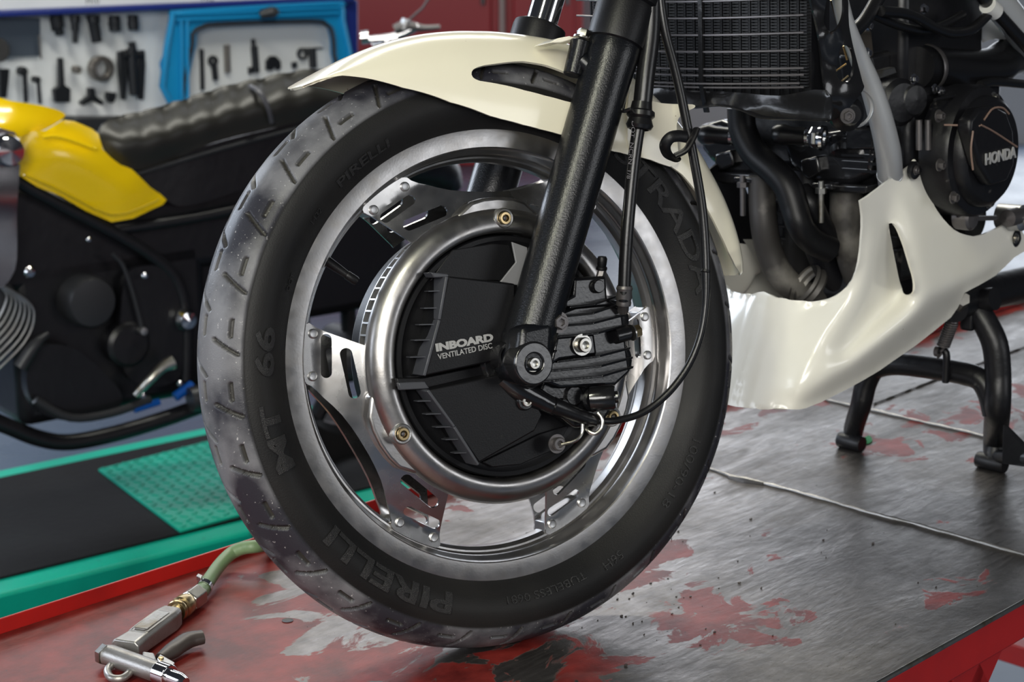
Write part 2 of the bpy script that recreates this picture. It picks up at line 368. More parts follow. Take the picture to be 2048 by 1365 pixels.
# tyre: smooth dusty tread against black sidewall, darker in the grooves
TYR = M('worn_tyre_rubber', (.02, .02, .02), .45, 0)
def build_tyre_mat():
    nt = TYR.node_tree; L = nt.links; b = nt.nodes['Principled BSDF']; tc = nt.nodes['Texture Coordinate']
    def noise(sc, det=6):
        t = nt.nodes.new('ShaderNodeTexNoise'); t.inputs['Scale'].default_value = sc; t.inputs['Detail'].default_value = det; L.new(tc.outputs['Object'], t.inputs['Vector']); return t.outputs['Fac']
    def att(n_): a = nt.nodes.new('ShaderNodeAttribute'); a.attribute_name = n_; return a.outputs['Fac']
    def ramp(x, p0, c0, p1, c1):
        r = nt.nodes.new('ShaderNodeValToRGB'); L.new(x, r.inputs[0]); e = r.color_ramp.elements; e[0].position = p0; e[0].color = (*c0, 1); e[1].position = p1; e[1].color = (*c1, 1); return r.outputs[0]
    def mix(f, a, c): m = nt.nodes.new('ShaderNodeMix'); m.data_type = 'RGBA'; L.new(f, m.inputs[0]); L.new(a, m.inputs[6]); L.new(c, m.inputs[7]); return m.outputs[2]
    side = ramp(noise(8), .4, (.0055, .0055, .006), .8, (.016, .015, .0145))
    tread = ramp(noise(13, 9), .42, (.026, .026, .034), .60, (.16, .16, .172))
    dust = ramp(noise(300, 2), .68, (0, 0, 0), .76, (.30, .29, .28))
    m1 = mix(att('tread'), side, tread)
    gr = nt.nodes.new('ShaderNodeRGB'); gr.outputs[0].default_value = (.032, .030, .026, 1)
    m2 = mix(att('groove'), m1, gr.outputs[0])
    ad = nt.nodes.new('ShaderNodeMix'); ad.data_type = 'RGBA'; ad.blend_type = 'ADD'; L.new(att('tread'), ad.inputs[0]); L.new(m2, ad.inputs[6]); L.new(dust, ad.inputs[7])
    L.new(ad.outputs[2], b.inputs['Base Color'])
    mr = nt.nodes.new('ShaderNodeMapRange'); mr.inputs[3].default_value = .52; mr.inputs[4].default_value = .40; L.new(att('tread'), mr.inputs[0]); L.new(mr.outputs[0], b.inputs['Roughness'])
    bp = nt.nodes.new('ShaderNodeBump'); bp.inputs['Strength'].default_value = .2; bp.inputs['Distance'].default_value = .001; L.new(noise(700, 3), bp.inputs['Height']); L.new(bp.outputs[0], b.inputs['Normal'])
build_tyre_mat()
TYR.node_tree.nodes['Principled BSDF'].inputs['Specular IOR Level'].default_value = .3


# ================================================================== the room
m = MB().add([(-14, -8, 0), (14, -8, 0), (14, 16, 0), (-14, 16, 0)], [(0, 1, 2, 3)]); struct(m.obj('floor', FLOOR, smooth=0))
struct(MB().box((-4.2, 11.6, 1.4), np.eye(3), (9.8, .08, 1.4)).obj('wall_back', WALLM, smooth=0))
# red cabinets along the back
def cab(nm, x0, x1, y, h, label):
    r = thing(nm, label, 'cabinet', (x0, y, 0), 'red metal cabinets at the back')
    MB().box(((x0+x1)/2, y+.25, h/2), np.eye(3), ((x1-x0)/2-.004, .25, h/2)).obj('body', REDW, r, bevel=.008)
    MB().box(((x0+x1)/2, y-.012, h/2), np.eye(3), ((x1-x0)/2-.05, .012, h/2-.05)).obj('door', REDW, r, bevel=.01)
    MB().tube([(x1-.10, y-.05, h*.5), (x1-.10, y-.05, h*.62)], .012).obj('handle', STLD, r)
cab('metal_cabinet', -2.4, -.07, 10.6, 1.9, 'red metal cabinet behind the front mudguard, left of the pale seam')
cab('metal_cabinet', -.045, .42, 10.6, 1.9, 'red metal cabinet behind the upper fork tubes, right of the pale seam')
o = MB().tube([(-.057, 10.54, .0), (-.057, 10.54, 1.9)], .020).obj('conduit_pipe', M('pale_pipe', (.40, .30, .28), .4)); tag(o, 'pale upright pipe between the two red cabinets', 'pipe')

# ================================================================== green floor lift
LZ = .12
r = thing('floor_lift', 'teal green motorcycle floor lift with black ribbed mat and chequer plate', 'lift', Y0+Z*0)
def YT(s, t, z): return Y0+YD*s+YN*t+Z*z
w2 = .405
MB().box(YT(0, 0, LZ-.035), (YD, YN, Z), (2.2, w2, .035)).obj('platform', GREEN, r, bevel=.006)
MB().box(YT(0, 0, LZ+.003), (YD, YN, Z), (2.2, w2-.075, .003)).obj('rubber_mat', MAT, r, smooth=0)
for s_ in (-1, 1): MB().box(YT(0, s_*(w2-.01), LZ-.05), (YD, YN, Z), (2.2, .012, .045)).obj('side_rail', GREEN, r, bevel=.004)
# chequer plate
def LP(px, py, z): return hit(px, py, A([0, 0, z]), Z)
cp = [LP(196, 938, LZ+.012), LP(360, 1062, LZ+.012), LP(640, 985, LZ+.012), LP(470, 868, LZ+.012)]
MB().prism(cp, (0, 0, -.008)).obj('chequer_plate', GREEN, r, smooth=0, bevel=.003)
m = MB(); a0, e1, e2 = cp[0], (cp[3]-cp[0]), (cp[1]-cp[0]); n1 = int(np.linalg.norm(e1)/.03); n2 = int(np.linalg.norm(e2)/.03)
for i in range(n1):
    for j in range(n2):
        c = a0+e1*(i+.5)/n1+e2*(j+.5)/n2+Z*.001; q = YD if (i+j) % 2 else YN
        m.box(c, (nrm(q+.6*np.cross(Z, q)), nrm(np.cross(Z, q+.6*np.cross(Z, q))), Z), (.010, .0025, .0018))
m.obj('tread_pattern', GREEN, r, smooth=0)
MB().box(YT(-.1, 0, .035), (YD, YN, Z), (1.9, .22, .035)).obj('base_frame', STLD, r, smooth=0)

# ================================================================== work table
r = thing('work_table', 'long red steel work table with worn bare metal top and raised seams', 'table', TT(1.1, .387, -TZ))
W_ = .774
def TTi(s, t, z=0): return (s, t, z)
LN = 3.2; S0 = -.9
me = MB().box(((S0+LN)/2, W_/2, -.003), np.eye(3), ((LN-S0)/2, W_/2, .003))
top = me.obj('table_top', TOP, None, smooth=0)
MT_ = Matrix(((TD[0], TN[0], 0, T0[0]), (TD[1], TN[1], 0, T0[1]), (0, 0, 1, T0[2]), (0, 0, 0, 1)))
top.parent = r; top.matrix_parent_inverse = WM[r.name_full].inverted(); top.matrix_basis = MT_
MB().prism([TT(S0, -.002), TT(LN, -.002), TT(LN, -.002, .019), TT(S0, -.002, .019)], TN*.003).obj('raised_lip', REDP, r, smooth=0, bevel=.0012)
for t in (0.0, W_):
    sg = -1 if t == 0 else 1
    MB().box(TT((S0+LN)/2, t-sg*.018, -.030), (TD, TN, Z), ((LN-S0)/2, .018, .024)).obj('side_rail', REDP, r, bevel=.003)
MB().tube([TT(S0, W_+.001, -.003), TT(LN, W_+.001, -.003)], .0032, seg=8).obj('edge_trim', STL, r)
def wpt(px, py): return T(px, py, .0015)
def seam(pts, r_, nm='weld_seam'):
    q = [wpt(*p) for p in pts]; P = []; R = []
    for a, b in zip(q[:-1], q[1:]):
        k = max(2, int(np.linalg.norm(b-a)/.012))
        for i in range(k): P.append(a+(b-a)*i/k+TD*random.uniform(-.0012, .0012)); R.append(r_*random.uniform(.6, 1.25))
    P.append(q[-1]); R.append(r_)
    MB().tube(P, R, seg=8).obj(nm, WELD, r)
seam([(1417, 937), (1460, 952), (1531, 968), (1640, 997), (1738, 1026), (1842, 1052), (1950, 1083), (2060, 1114)], .0028)
seam([(1650, 799), (1750, 822), (1978, 875), (2060, 893)], .0022)
seam([(1748, 808), (1860, 764), (1978, 720), (2060, 690)], .0016)
# the bead of old weld left standing on the first seam
MB().tube([wpt(1458, 955), wpt(1490, 962), wpt(1526, 968)], [.003, .006, .003], smooth=4, seg=10).obj('weld_bead', WELD, r)
for (px, py) in ((575, 1242), (1290, 1242)):
    if px == 575: MB().lathe([(.0001, 0), (.0055, 0), (.0065, .0004)], T(px, py, .0004), Z, 20).obj('drilled_hole', BKD, r)
# truss legs under the near edge
def bar(a, b, w_, t_, name='truss_bar', mat=REDP):
    d = nrm(b-a); MB().box((a+b)/2, (d, nrm(np.cross(TN, d)), TN), (np.linalg.norm(b-a)/2, w_, t_)).obj(name, mat, r, bevel=.002)
def UT(px, py): return hit(px, py, TT(0, W_-.03), TN)
bar(UT(2010, 1225), UT(1900, 1480), .022, .006)
bar(UT(1893, 1275), UT(1990, 1480), .026, .006)
bar(UT(2120, 1190), UT(2080, 1500), .022, .02)
MB().prism([UT(1880, 1288), UT(1890, 1500), UT(1950, 1500)], TN*-.01).obj('gusset_plate', REDP, r, smooth=0)
for s in (-.6, 1.9, 2.9):
    for t in (.05, W_-.05): MB().box(TT(s, t, -(TZ+.05)/2), (TD, TN, Z), (.03, .03, (TZ-.05)/2)).obj('leg', REDP, r, bevel=.004)
# lower cross members at the legs
MB().box(TT(1.9, W_/2, -.55), (TD, TN, Z), (.02, W_/2-.06, .02)).obj('cross_member', REDP, r, bevel=.003)

# ================================================================== white motorcycle
K = thing('motorcycle', 'motorcycle on its centre stand with cream mudguard and fairing, polished wheel turned to the side', 'motorcycle', B(.87, 0, -.30))
# ---------------------------------------------------------------- tyre
PR = [(.0300, .238), (.0345, .2415), (.0385, .2480), (.0440, .256), (.0490, .265), (.0515, .2745), (.0508, .284), (.0482, .2925), (.0445, .3000), (.0375, .3080), (.0285, .3145), (.0165, .3198), (0, .3228)]
half = smooth2([(a, b) for a, b in PR], 5, False)
full = [(p[0], p[1]) for p in half]+[(-p[0], p[1]) for p in half[::-1][1:]]
d_ = [0]
for i in range(1, len(full)): d_.append(d_[-1]+math.hypot(full[i][0]-full[i-1][0], full[i][1]-full[i-1][1]))
NS = 150; sl = np.linspace(0, d_[-1], NS); po = np.interp(sl, d_, [p[0] for p in full]); pr = np.interp(sl, d_, [p[1] for p in full])
NT = 1680; tt = np.arange(NT)*2*math.pi/NT
Tm, Sm = np.meshgrid(tt, np.arange(NS), indexing='ij')
O_ = po[Sm]; R_ = pr[Sm]; deg = np.degrees(Tm); wrad = sl[Sm]-d_[-1]/2       # arc distance from the crown
# groove mask: capsules in (arc along circumference, arc across)
tm_ = pr > .2835; sA = lambda o: np.interp(o, po[tm_][::-1], (sl-d_[-1]/2)[tm_][::-1])
PITCHD = 12.0
def arcpos(o, dg): return (dg*math.pi/180*.312, sA(o))
units = [((.0405, 166.3), (.0405, 169.3), .0019), ((.0245, 170.0), (.0455, 172.7), .0017), ((.0088, 166.0), (.0088, 169.2), .0016), ((-.0120, 173.3), (.0135, 176.8), .0015), ((-.0125, 170.2), (-.0120, 173.3), .0013)]
units += [((-.0405, 172.3), (-.0405, 175.3), .0019), ((-.0245, 176.0), (-.0455, 178.7), .0017), ((-.0280, 170.0), (-.0280, 173.0), .0013)]
G = np.zeros_like(O_); X = Tm*.312; P_ = PITCHD*math.pi/180*.312
for (o1, a1), (o2, a2), rad in units:
    rad += .0003
    x1, y1 = arcpos(o1, a1); x2, y2 = arcpos(o2, a2); dx, dy = x2-x1, y2-y1; L2 = dx*dx+dy*dy
    xr = np.mod(X-x1+P_/2, P_)-P_/2
    for sh in (0, -P_, P_):
        xx = xr+sh; yy = wrad-y1; t = np.clip((xx*dx+yy*dy)/L2, 0, 1); dd = np.hypot(xx-t*dx, yy-t*dy)
        G = np.maximum(G, np.clip((rad+.0004-dd)/.0007, 0, 1))
# mould line at the edge of the tread
step = np.clip((R_-.2935)/.0015, 0, 1)
depth = G*.0035
dR = np.gradient(pr, sl); dO = np.gradient(po, sl); nr, no = -dO, dR
sgn = np.where(nr < 0, -1, 1)
NRr = (nr*sgn)[Sm]; NOo = (no*sgn)[Sm]
base = .0009*(1-step)
Rf = R_-NRr*(depth+base); Of = O_-NOo*(depth+base)*np.where(np.sign(O_)*NOo < 0, -1, 1)
co = C+(Rf*np.cos(Tm))[..., None]*U+(Rf*np.sin(Tm))[..., None]*V+Of[..., None]*N
co = co.reshape(-1, 3); I = np.arange(NT)[:, None]*NS+np.arange(NS-1)[None]; J = (np.arange(1, NT+1) % NT)[:, None]*NS+np.arange(NS-1)[None]
fa = np.stack([I, I+1, J+1, J], -1).reshape(-1, 4)
me = bpy.data.meshes.new('tyre'); me.vertices.add(len(co)); me.vertices.foreach_set('co', co.ravel()); me.loops.add(fa.size); me.loops.foreach_set('vertex_index', fa.ravel())
me.polygons.add(len(fa)); me.polygons.foreach_set('loop_start', np.arange(len(fa))*4); me.polygons.foreach_set('loop_total', np.full(len(fa), 4)); me.update()
for nm, dat in (('tread', step), ('groove', G)):
    at = me.attributes.new(nm, 'FLOAT', 'POINT'); at.data.foreach_set('value', dat.astype(np.float32).ravel())
tyre = fin('tyre', me, TYR, K, 60)
# raised lettering
sr = [(a, b) for a, b in zip(po[:NS//2], pr[:NS//2]) if b > .2415]; sro = [p[1] for p in sr]; soo = [p[0] for p in sr]
def side(r): return float(np.interp(r, sro, soo))
def tyre_text(s, deg0, r0, h, fx=1.0, ext=.0005, bold=0, align='LEFT', space=1.0):
    def fn(x, y, z):
        r = r0+y; t = math.radians(deg0)-x/r0; return WL(r*math.cos(t), r*math.sin(t), side(r)+.0002+z)
    return text('raised_lettering', s, h/.72, fn, LET, tyre, ext, fx, space, bold, align, .006)
tyre_text('PIRELLI', -109.0, .2680, .022, 1.80, .0009, .0009)
tyre_text('MT', -161.5, .2705, .021, 1.75, .0009, .0009)
tyre_text('66', 177.5, .2705, .021, 1.75, .0009, .0009)
tyre_text('PIRELLI', 131, .2600, .010, 1.75, .0006, .0003)
tyre_text('STRADA', 52, .2680, .019, 2.05, .0009, .0004)
tyre_text('100/90-18', -27, .2690, .010, 1.6, .0005)
tyre_text('56H', -62, .2680, .010, 1.2, .0005)
tyre_text('TUBELESS 0681', -73, .2640, .0085, 1.35, .0005)
tyre_text('DOT', 158, .2535, .0045, 1.4, .0003); tyre_text('1432', 142, .2590, .006, 1.2, .0004)
tyre_text('MAX LOAD 494 LBS\nMAX PRESS 41 PSI COLD', 90, .2610, .004, 1.4, .0003)
# ---------------------------------------------------------------- rim
rim = [(.2460, .0270), (.2468, .0330), (.2455, .0353), (.2435, .0358), (.2252, .0350), (.2240, .0340), (.2236, .0305), (.2222, .0262), (.2188, .0225), (.2178, .0190), (.2182, .0150), (.2160, .0125), (.2140, .0120), (.2125, .0100), (.2105, .0070), (.2100, 0)]
rimf = rim+[(a, -b) for a, b in rim[::-1][1:]]+[(.2200, -.020), (.2200, .020)]
MB().lathe(rimf, C, N, 256, closed=True).obj('rim', ALU, K, smooth=28)
rimo = bpy.data.objects['rim']
BOOM = (86, 206, 326)
m = MB()
# boomerang spoke plates
def plate_outline():
    hs = [(.2120, 42.0), (.2030, 41.0), (.1900, 40.0), (.1540, 37.0)]
    tipc = [(.2165, a) for a in (26.5, 29, 31, 33, 35, 37, 39.5, 40.9)]
    arch = [(.2140, 25.0), (.2090, 24.2), (.2030, 22.4), (.1974, 20.0), (.1905, 17.0), (.1842, 13.2), (.1795, 8), (.1775, 3.5)]
    one = [(.150, 36.8)]+hs[::-1][0:]+tipc[::-1]+arch
    one = [(.150, 36.8), (.1540, 37.0), (.1900, 40.0), (.2030, 41.0), (.2120, 42.0), (.2150, 41.7)]+tipc[::-1]+arch
    half_ = [(r, a) for r, a in one]; other = [(r, -a) for r, a in one[::-1]]
    inner = [(.150, a) for a in range(-35, 36, 5)]
    return half_+other+inner
def pol2(r, a): t = math.radians(a); return A([r*math.cos(t), r*math.sin(t)])
po_out = [pol2(r, a) for r, a in plate_outline()]
holes = []
for s_ in (1, -1):
    for (r1, a1, r2, a2, rd) in ((.1920, 38.0, .1915, 27.5, .0055), (.1715, 33.5, .1665, 19.5, .0062)):
        holes.append(slot2(pol2(r1, s_*a1), pol2(r2, s_*a2), rd))
pvs, pfs = region(po_out, holes, .0055)
def sst(x): x = min(max(x, 0), 1); return x*x*(3-2*x)
def dish(r): return .0125+.33*max(0, .200-r)
def bolt_hex(p, ax, r_, h, name, mat, parent, recess=True, washer=True):
    m = MB(); x = nrm(np.cross(ax, Z if abs(ax[2]) < .9 else RT)); y = np.cross(ax, x)
    if washer: m.lathe([(.0001, 0), (r_*1.45, 0), (r_*1.45, h*.2), (.0001, h*.2)], p, ax, 28)
    m.lathe([(r_*1.0, h*.2), (r_*1.02, h*.8), (r_*.9, h), (r_*.55, h), (r_*.5, h*.6), (.0001, h*.55)], p, ax, 6 if not recess else 28)
    return m.obj(name, mat, parent, bevel=0)
def rivets(cdeg, sgn, par):
    for s_ in (-1, 1):
        for da in (26.9, 39.2):
            c = WR(.2065, cdeg+s_*da, sgn*(dish(.2065)+.0015)); MB().lathe([(.0052, 0), (.0052, .0012), (.0040, .0022), (.0030, .0019), (.0001, .0020)], c, N*sgn, 24).obj('rivet', RIVET, par)
for k, cd in enumerate(BOOM):
    for sgn in (1, -1):
        P = []
        for p in pvs:
            r0 = math.hypot(*p); a0_ = math.atan2(p[1], p[0])+math.radians(cd); P.append(WL(r0*math.cos(a0_), r0*math.sin(a0_), sgn*dish(r0)))
        pl = MB().add(P, pfs).obj('spoke_plate', POL, K, 16, solid=.003)
        if sgn == 1: rivets(cd, 1, pl)
# rim lugs behind the plate tips
for cd in BOOM:
    for s_ in (-1, 1):
        vv = [WR(r0, cd+s_*a, .0118) for r0, a in ((.2125, 24.2), (.2020, 25.5), (.1985, 28.5), (.1975, 33), (.1985, 38), (.2020, 41), (.2125, 42.2), (.2125, 33))]
        MB().prism(vv, -N*.0236).obj('rim_lug', ALU, rimo, bevel=.001)
# valve stem, balance weight
m = MB().tube([WR(.2125, 145.2, .003), WR(.200, 145.6, .006), WR(.186, 146.2, .010)], [.0058, .0052, .0042], smooth=3).obj('valve_stem', BLK, K)
MB().lathe([(.0046, 0), (.0050, .001), (.0050, .011), (.0042, .0135), (.0001, .0135)], WR(.187, 146.2, .0098), WR(.170, 146.8, .013)-WR(.187, 146.2, .0098), 14).obj('valve_cap', BLK, m)
wt = W(1155, 1052, .014); tg = nrm(W(1172, 1045, .014)-W(1140, 1058, .014)); rd_ = np.cross(N, tg)
m = MB().box(wt, (tg, rd_, N), (.0085, .0035, .005)).box(wt+tg*.012, (tg, rd_, N), (.0035, .003, .004)).box(wt-tg*.0115, (tg, rd_, N), (.003, .003, .004)).obj('balance_weight', STL, rimo, bevel=.001)
# ---------------------------------------------------------------- hub ring and ventilated disc
MB().lathe([(.146, .0245), (.1510, .0250), (.1550, .0330), (.1590, .0410), (.1595, .0465), (.1560, .0525), (.1515, .0570), (.1460, .0600), (.1400, .0612), (.1350, .0605), (.1325, .0580), (.1315, .0400)], C, N, 200).obj('hub_ring', ALU, K, 50)
MB().lathe([(.1400, -.0140), (.1400, -.030), (.1370, -.0450), (.1300, -.0550), (.1250, -.0550), (.1200, -.0400)], C, N, 120).obj('far_hub_ring', ALU, K, 50)
hr = bpy.data.objects['hub_ring']
m = MB().lathe([(.140, .006), (.1510, .006), (.1510, .008), (.140, .008)], C, N, 160, closed=True).lathe([(.140, .022), (.1510, .022), (.1510, .0245), (.140, .0245)], C, N, 160, closed=True)
for i in range(72):
    t = i*5; rr_ = nrm(WR(1, t)-C); m.box(WR(.1458, t, .0150), (rr_, np.cross(N, rr_), N), (.005, .0009, .0075))
m.obj('ventilated_disc', CAST, K, smooth=0)
MB().lathe([(.143, -.030), (.143, .024)], C, N, 96).obj('disc_drum', BLK, K)
for cd in BOOM:
    out = [(.1530, -19), (.1600, -18), (.1690, -11), (.1705, -6), (.1710, 0), (.1705, 6), (.1690, 11), (.1600, 18), (.1530, 19), (.150, 10), (.149, 0), (.150, -10)]
    MB().prism([WR(r0, cd+a, .0490) for r0, a in out], -N*.018).obj('bolt_lug', ALU, hr, bevel=.0045, segs=4)
    c = WR(.1475, cd, .0590)
    MB().lathe([(.0105, -.012), (.0112, .0015), (.0098, .0035), (.0080, .0030)], c, N, 32).obj('bolt_boss', CAST, hr)
    b_ = MB().lathe([(.0070, -.004), (.0070, .0045), (.0062, .0058), (.0040, .0058), (.0036, .0020), (.0001, .0018)], c, N, 28).obj('hub_bolt', BRON, hr)
    MB().lathe([(.0035, .0015), (.0022, .0046), (.0012, .0050), (.0001, .0050)], c, N, 6).obj('bolt_recess', STLD, b_)
# ---------------------------------------------------------------- stationary cover with its two air scoops
cv = MB().lathe([(.1298, .030), (.1298, .0540), (.1285, .0560), (.1240, .0565), (.1200, .0535), (.1150, .0530), (.050, .0560), (.0001, .0560)], C, N, 128).obj('disc_cover', BLK, K, 40)
MB().lathe([(.040, .050), (.040, .070), (.036, .074), (.012, .075), (.0001, .076)], C, N, 48).obj('hub_centre', BLG, cv, bevel=.001)
MB().lathe([(.1200, -.030), (.1200, -.052), (.0001, -.056)], C, N, 64).obj('far_disc_cover', BLK, K, 40)
def scoop(face_px, back_px, o1=.084, o0=.0535):
    f1 = [W(x, y, o1) for x, y in face_px]; b1 = [W(x, y, o1)-N*(o1-o0) for x, y in back_px]
    n = len(f1); P = f1+b1
    return MB().add(P, [tuple(range(n))]+[(i, i+n, (i+1) % n+n, (i+1) % n) for i in range(n)])
fu = [(897, 553), (1030, 568), (1030, 640), (1022, 712), (982, 724), (851, 752)]
bu = [(889, 549), (1034, 564), (1034, 640), (1026, 716), (982, 730), (846, 756)]
su = scoop(fu, bu).obj('air_scoop', BLK, cv, bevel=.0016)
fl = [(857, 781), (990, 752), (1040, 745), (1085, 830), (1070, 862), (958, 926)]
bl_ = [(851, 779), (990, 746), (1044, 741), (1090, 828), (1076, 868), (955, 934)]
sl_ = scoop(fl, bl_).obj('air_scoop', BLK, cv, bevel=.0016)
SLATE = M('scoop_edge_plastic', (.045, .047, .055), .36)
# thick edge walls facing the vents
def rimwall(p, q, wd, par):
    a, b = W(*p, .0845), W(*q, .0845); t = nrm(b-a); s_ = np.cross(N, t)
    MB().box((a+b)/2-N*.012, (t, s_, N), (np.linalg.norm(b-a)/2, wd, .0135)).obj('scoop_edge', SLATE, par, bevel=.0008)
rimwall((893, 553), (878, 640), .0017, su); rimwall((878, 640), (848, 752), .0017, su)
rimwall((855, 781), (908, 854), .0017, sl_); rimwall((908, 854), (956, 930), .0017, sl_)
m = MB()
def vane(m, x0, x1, y, y2=None):
    a, b = W(x0, y, .066), W(x1, y if y2 is None else y2, .083); c, d = a-N*.010, b-N*.028; t = np.cross(nrm(b-a), N)*.0009
    m.prism([a-t, b-t, d-t, c-t], 2*t)
for x0, x1, y in ((857, 889, 583), (848, 885, 617), (838, 876, 650), (829, 868, 681), (820, 858, 715)): vane(m, x0, x1, y, y-1)
m.obj('vent_vanes', SLATE, su, smooth=0)
m = MB()
for x0, x1, y in ((835, 873, 803), (852, 889, 829), (872, 907, 855), (891, 924, 880), (909, 941, 907)): vane(m, x0, x1, y, y-1)
m.obj('vent_vanes', SLATE, sl_, smooth=0)
# stepped bar between the scoops, top wedge and pale triangular window
def flat(pxs, o1, th_, name, mat, par, bevel=.0012):
    return MB().prism([W(x, y, o1) for x, y in pxs], -N*th_).obj(name, mat, par, bevel=bevel)
flat([(793, 757), (845, 756), (985, 727), (1000, 745), (985, 750), (855, 778), (797, 775)], .068, .012, 'cover_rib', BLK, cv)
flat([(797, 766), (850, 763), (860, 778), (800, 781)], .074, .006, 'cover_rib', SLATE, cv, .001)
flat([(862, 545), (896, 548), (900, 555), (868, 556)], .080, .02, 'cover_rib', SLATE, cv, .001)
flat([(1024, 484), (1055, 495), (1060, 575), (1000, 565), (1032, 525)], .0585, .003, 'cover_plate', M('grey_cover_plate', (.20, .20, .21), .5), cv, .0008)
flat([(860, 562), (905, 500), (985, 487), (1018, 489), (1030, 524), (1002, 562)], .0570, .003, 'cover_step', BLK, cv, .001)
flat([(965, 925), (1080, 868), (1140, 850), (1110, 900), (1040, 930), (985, 935)], .0575, .003, 'cover_step', BLK, cv, .001)
# printed words
ta, tb = W(872, 700, .0843), W(985, 677, .0843); tx = nrm(tb-ta); ty = np.cross(N, tx)
def print_on(s, pa, pb, h, name, par, bold=0, ext=.0002, mat=WHT):
    a, b = W(*pa, .0846), W(*pb, .0846); x_ = nrm(b-a); y_ = np.cross(N, x_); wd = np.linalg.norm(b-a)
    cu = bpy.data.curves.new('t', 'FONT'); cu.body = s; cu.size = h/.72; ob = bpy.data.objects.new('t', cu); COL.objects.link(ob)
    bpy.context.view_layer.update(); dx = ob.dimensions.x; bpy.data.objects.remove(ob); bpy.data.curves.remove(cu)
    return text(name, s, h/.72, lambda X_, Y_, Z_: a+x_*X_*(wd/dx)+y_*Y_+N*Z_, mat, par, ext, 1, 1, bold, 'LEFT')
print_on('INBOARD', (871, 697), (983, 676), .0076, 'printed_word', su, .00060, mat=GREYL)
print_on('VENTILATED DISC', (876, 715), (984, 692), .0058, 'printed_word', su, .0001, mat=GREYL)
# ---------------------------------------------------------------- fork
def FK(s_, t, dn=0, dr=0): return C+N*(s_*.095+dn)+AW*t+RW*dr
for s_, nm in ((1, 'fork_slider'), (-1, 'fork_slider')):
    m = MB().lathe([(.0001, -.030), (.018, -.029), (.0255, -.022), (.0275, -.008), (.0280, .03), (.0280, .315), (.0290, .338), (.0290, .352), (.0285, .3535)], FK(s_, 0), AW, 56)
    fk = m.obj(nm, FORK, K, 50)
    MB().lathe([(.0288, .3530), (.0312, .3545), (.0318, .3600), (.0318, .3950), (.0308, .4000), (.0270, .4020), (.0190, .4020)], FK(s_, 0), AW, 56).obj('dust_seal', BLK, K, 40)
    MB().lathe([(.0001, .395), (.0188, .395), (.0188, .640), (.0001, .640)], FK(s_, 0), AW, 40).obj('stanchion', CHR if s_ < 0 else BLK, K, 40)
    if s_ > 0: MB().lathe([(.0300, .3990), (.0345, .4020), (.0345, .52), (.0340, .521), (.020, .521)], FK(s_, 0), AW, 56).obj('fork_shroud', BLK, K, 40)
fk = [o for o in K.children if o.name.startswith('fork_slider')][0]
# mudguard boss with its bolt, axle clamp with its bolt
MB().tube([FK(1, .345, -.012, -.034), FK(1, .306, -.012, -.032)], [.0115, .0108], seg=24).obj('guard_boss', FORK, fk, bevel=.0015)
MB().tube([FK(1, .325, -.008, -.030), FK(1, .315, .0, -.010)], [.010, .013], seg=20).obj('boss_web', FORK, fk)
MB().prism([W(x, y, .124) for x, y in ((1042, 652), (1110, 640), (1108, 700), (1090, 752), (1040, 752), (1036, 700))], -N*.045).obj('clamp_body', FORK, fk, bevel=.008, segs=3)
MB().lathe([(.0240, -.05), (.0240, .0), (.0220, .004), (.0110, .004), (.0100, .0)], W(1065, 727, .122), N, 40).obj('clamp_boss', BLG, fk, bevel=.0012)
MB().lathe([(.0165, -.040), (.0165, -.004), (.0150, .0), (.0120, .0)], W(1022, 714, .100), N, 40).obj('axle_housing', BLG, fk)
bolt_hex(W(1065, 727, .122), N, .0062, .006, 'clamp_bolt', STL, fk)
# ---------------------------------------------------------------- brake caliper
def WO(px, py, o): return W(px, py, o)
cal = MB().prism([WO(x, y, .088) for x, y in ((1108, 628), (1150, 612), (1215, 600), (1246, 620), (1254, 690), (1262, 745), (1232, 772), (1120, 778), (1084, 764), (1092, 715), (1110, 690))], -N*.045).obj('caliper_body', BLC, K, bevel=.004, segs=3)
MB().prism([WO(x, y, .100) for x, y in ((1112, 672), (1190, 665), (1196, 712), (1120, 722), (1098, 735))], -N*.02).obj('caliper_boss', BLC, cal, bevel=.004)
m = MB()
for pts in (((1131, 633), (1187, 627), (1238, 610)), ((1127, 652), (1187, 647), (1252, 630)), ((1110, 675), (1196, 667), (1256, 650)), ((1115, 724), (1199, 713), (1261, 697)), ((1085, 744), (1202, 733), (1266, 716)), ((1085, 764), (1205, 753), (1267, 735)), ((1140, 615), (1190, 609), (1232, 594)), ((1100, 704), (1110, 703), (1120, 702))):
    q = [WO(pts[0][0], pts[0][1], .100), WO(pts[1][0], pts[1][1], .106), WO(pts[2][0], pts[2][1], .090)]
    m.blade(q, -N*.042, nrm(AW)*.0028)
m.obj('cooling_fins', BLC, cal, bevel=.0006, smooth=30)
for (px, py, rr_) in ((1222, 642, .024), (1228, 722, .024)):
    MB().lathe([(rr_, -.04), (rr_, -.004), (rr_*.93, .001), (rr_*.7, .004), (.0001, .004)], WO(px, py, .081), N, 40).obj('piston_housing', BLC, cal)
MB().prism([WO(x, y, .090) for x, y in ((1148, 556), (1213, 552), (1216, 598), (1240, 612), (1130, 622), (1128, 600), (1146, 590))], -N*.035).obj('caliper_crown', BLC, cal, bevel=.0035, segs=3)
MB().lathe([(.0075, -.005), (.0075, .004), (.0062, .006), (.0001, .006)], WO(1193, 573, .090), N, 24).obj('crown_plug', BLC, cal)
bl1 = MB().lathe([(.0048, -.004), (.0048, .010)], WO(1201, 552, .080), AW, 6).obj('bleed_nipple', STLD, cal)
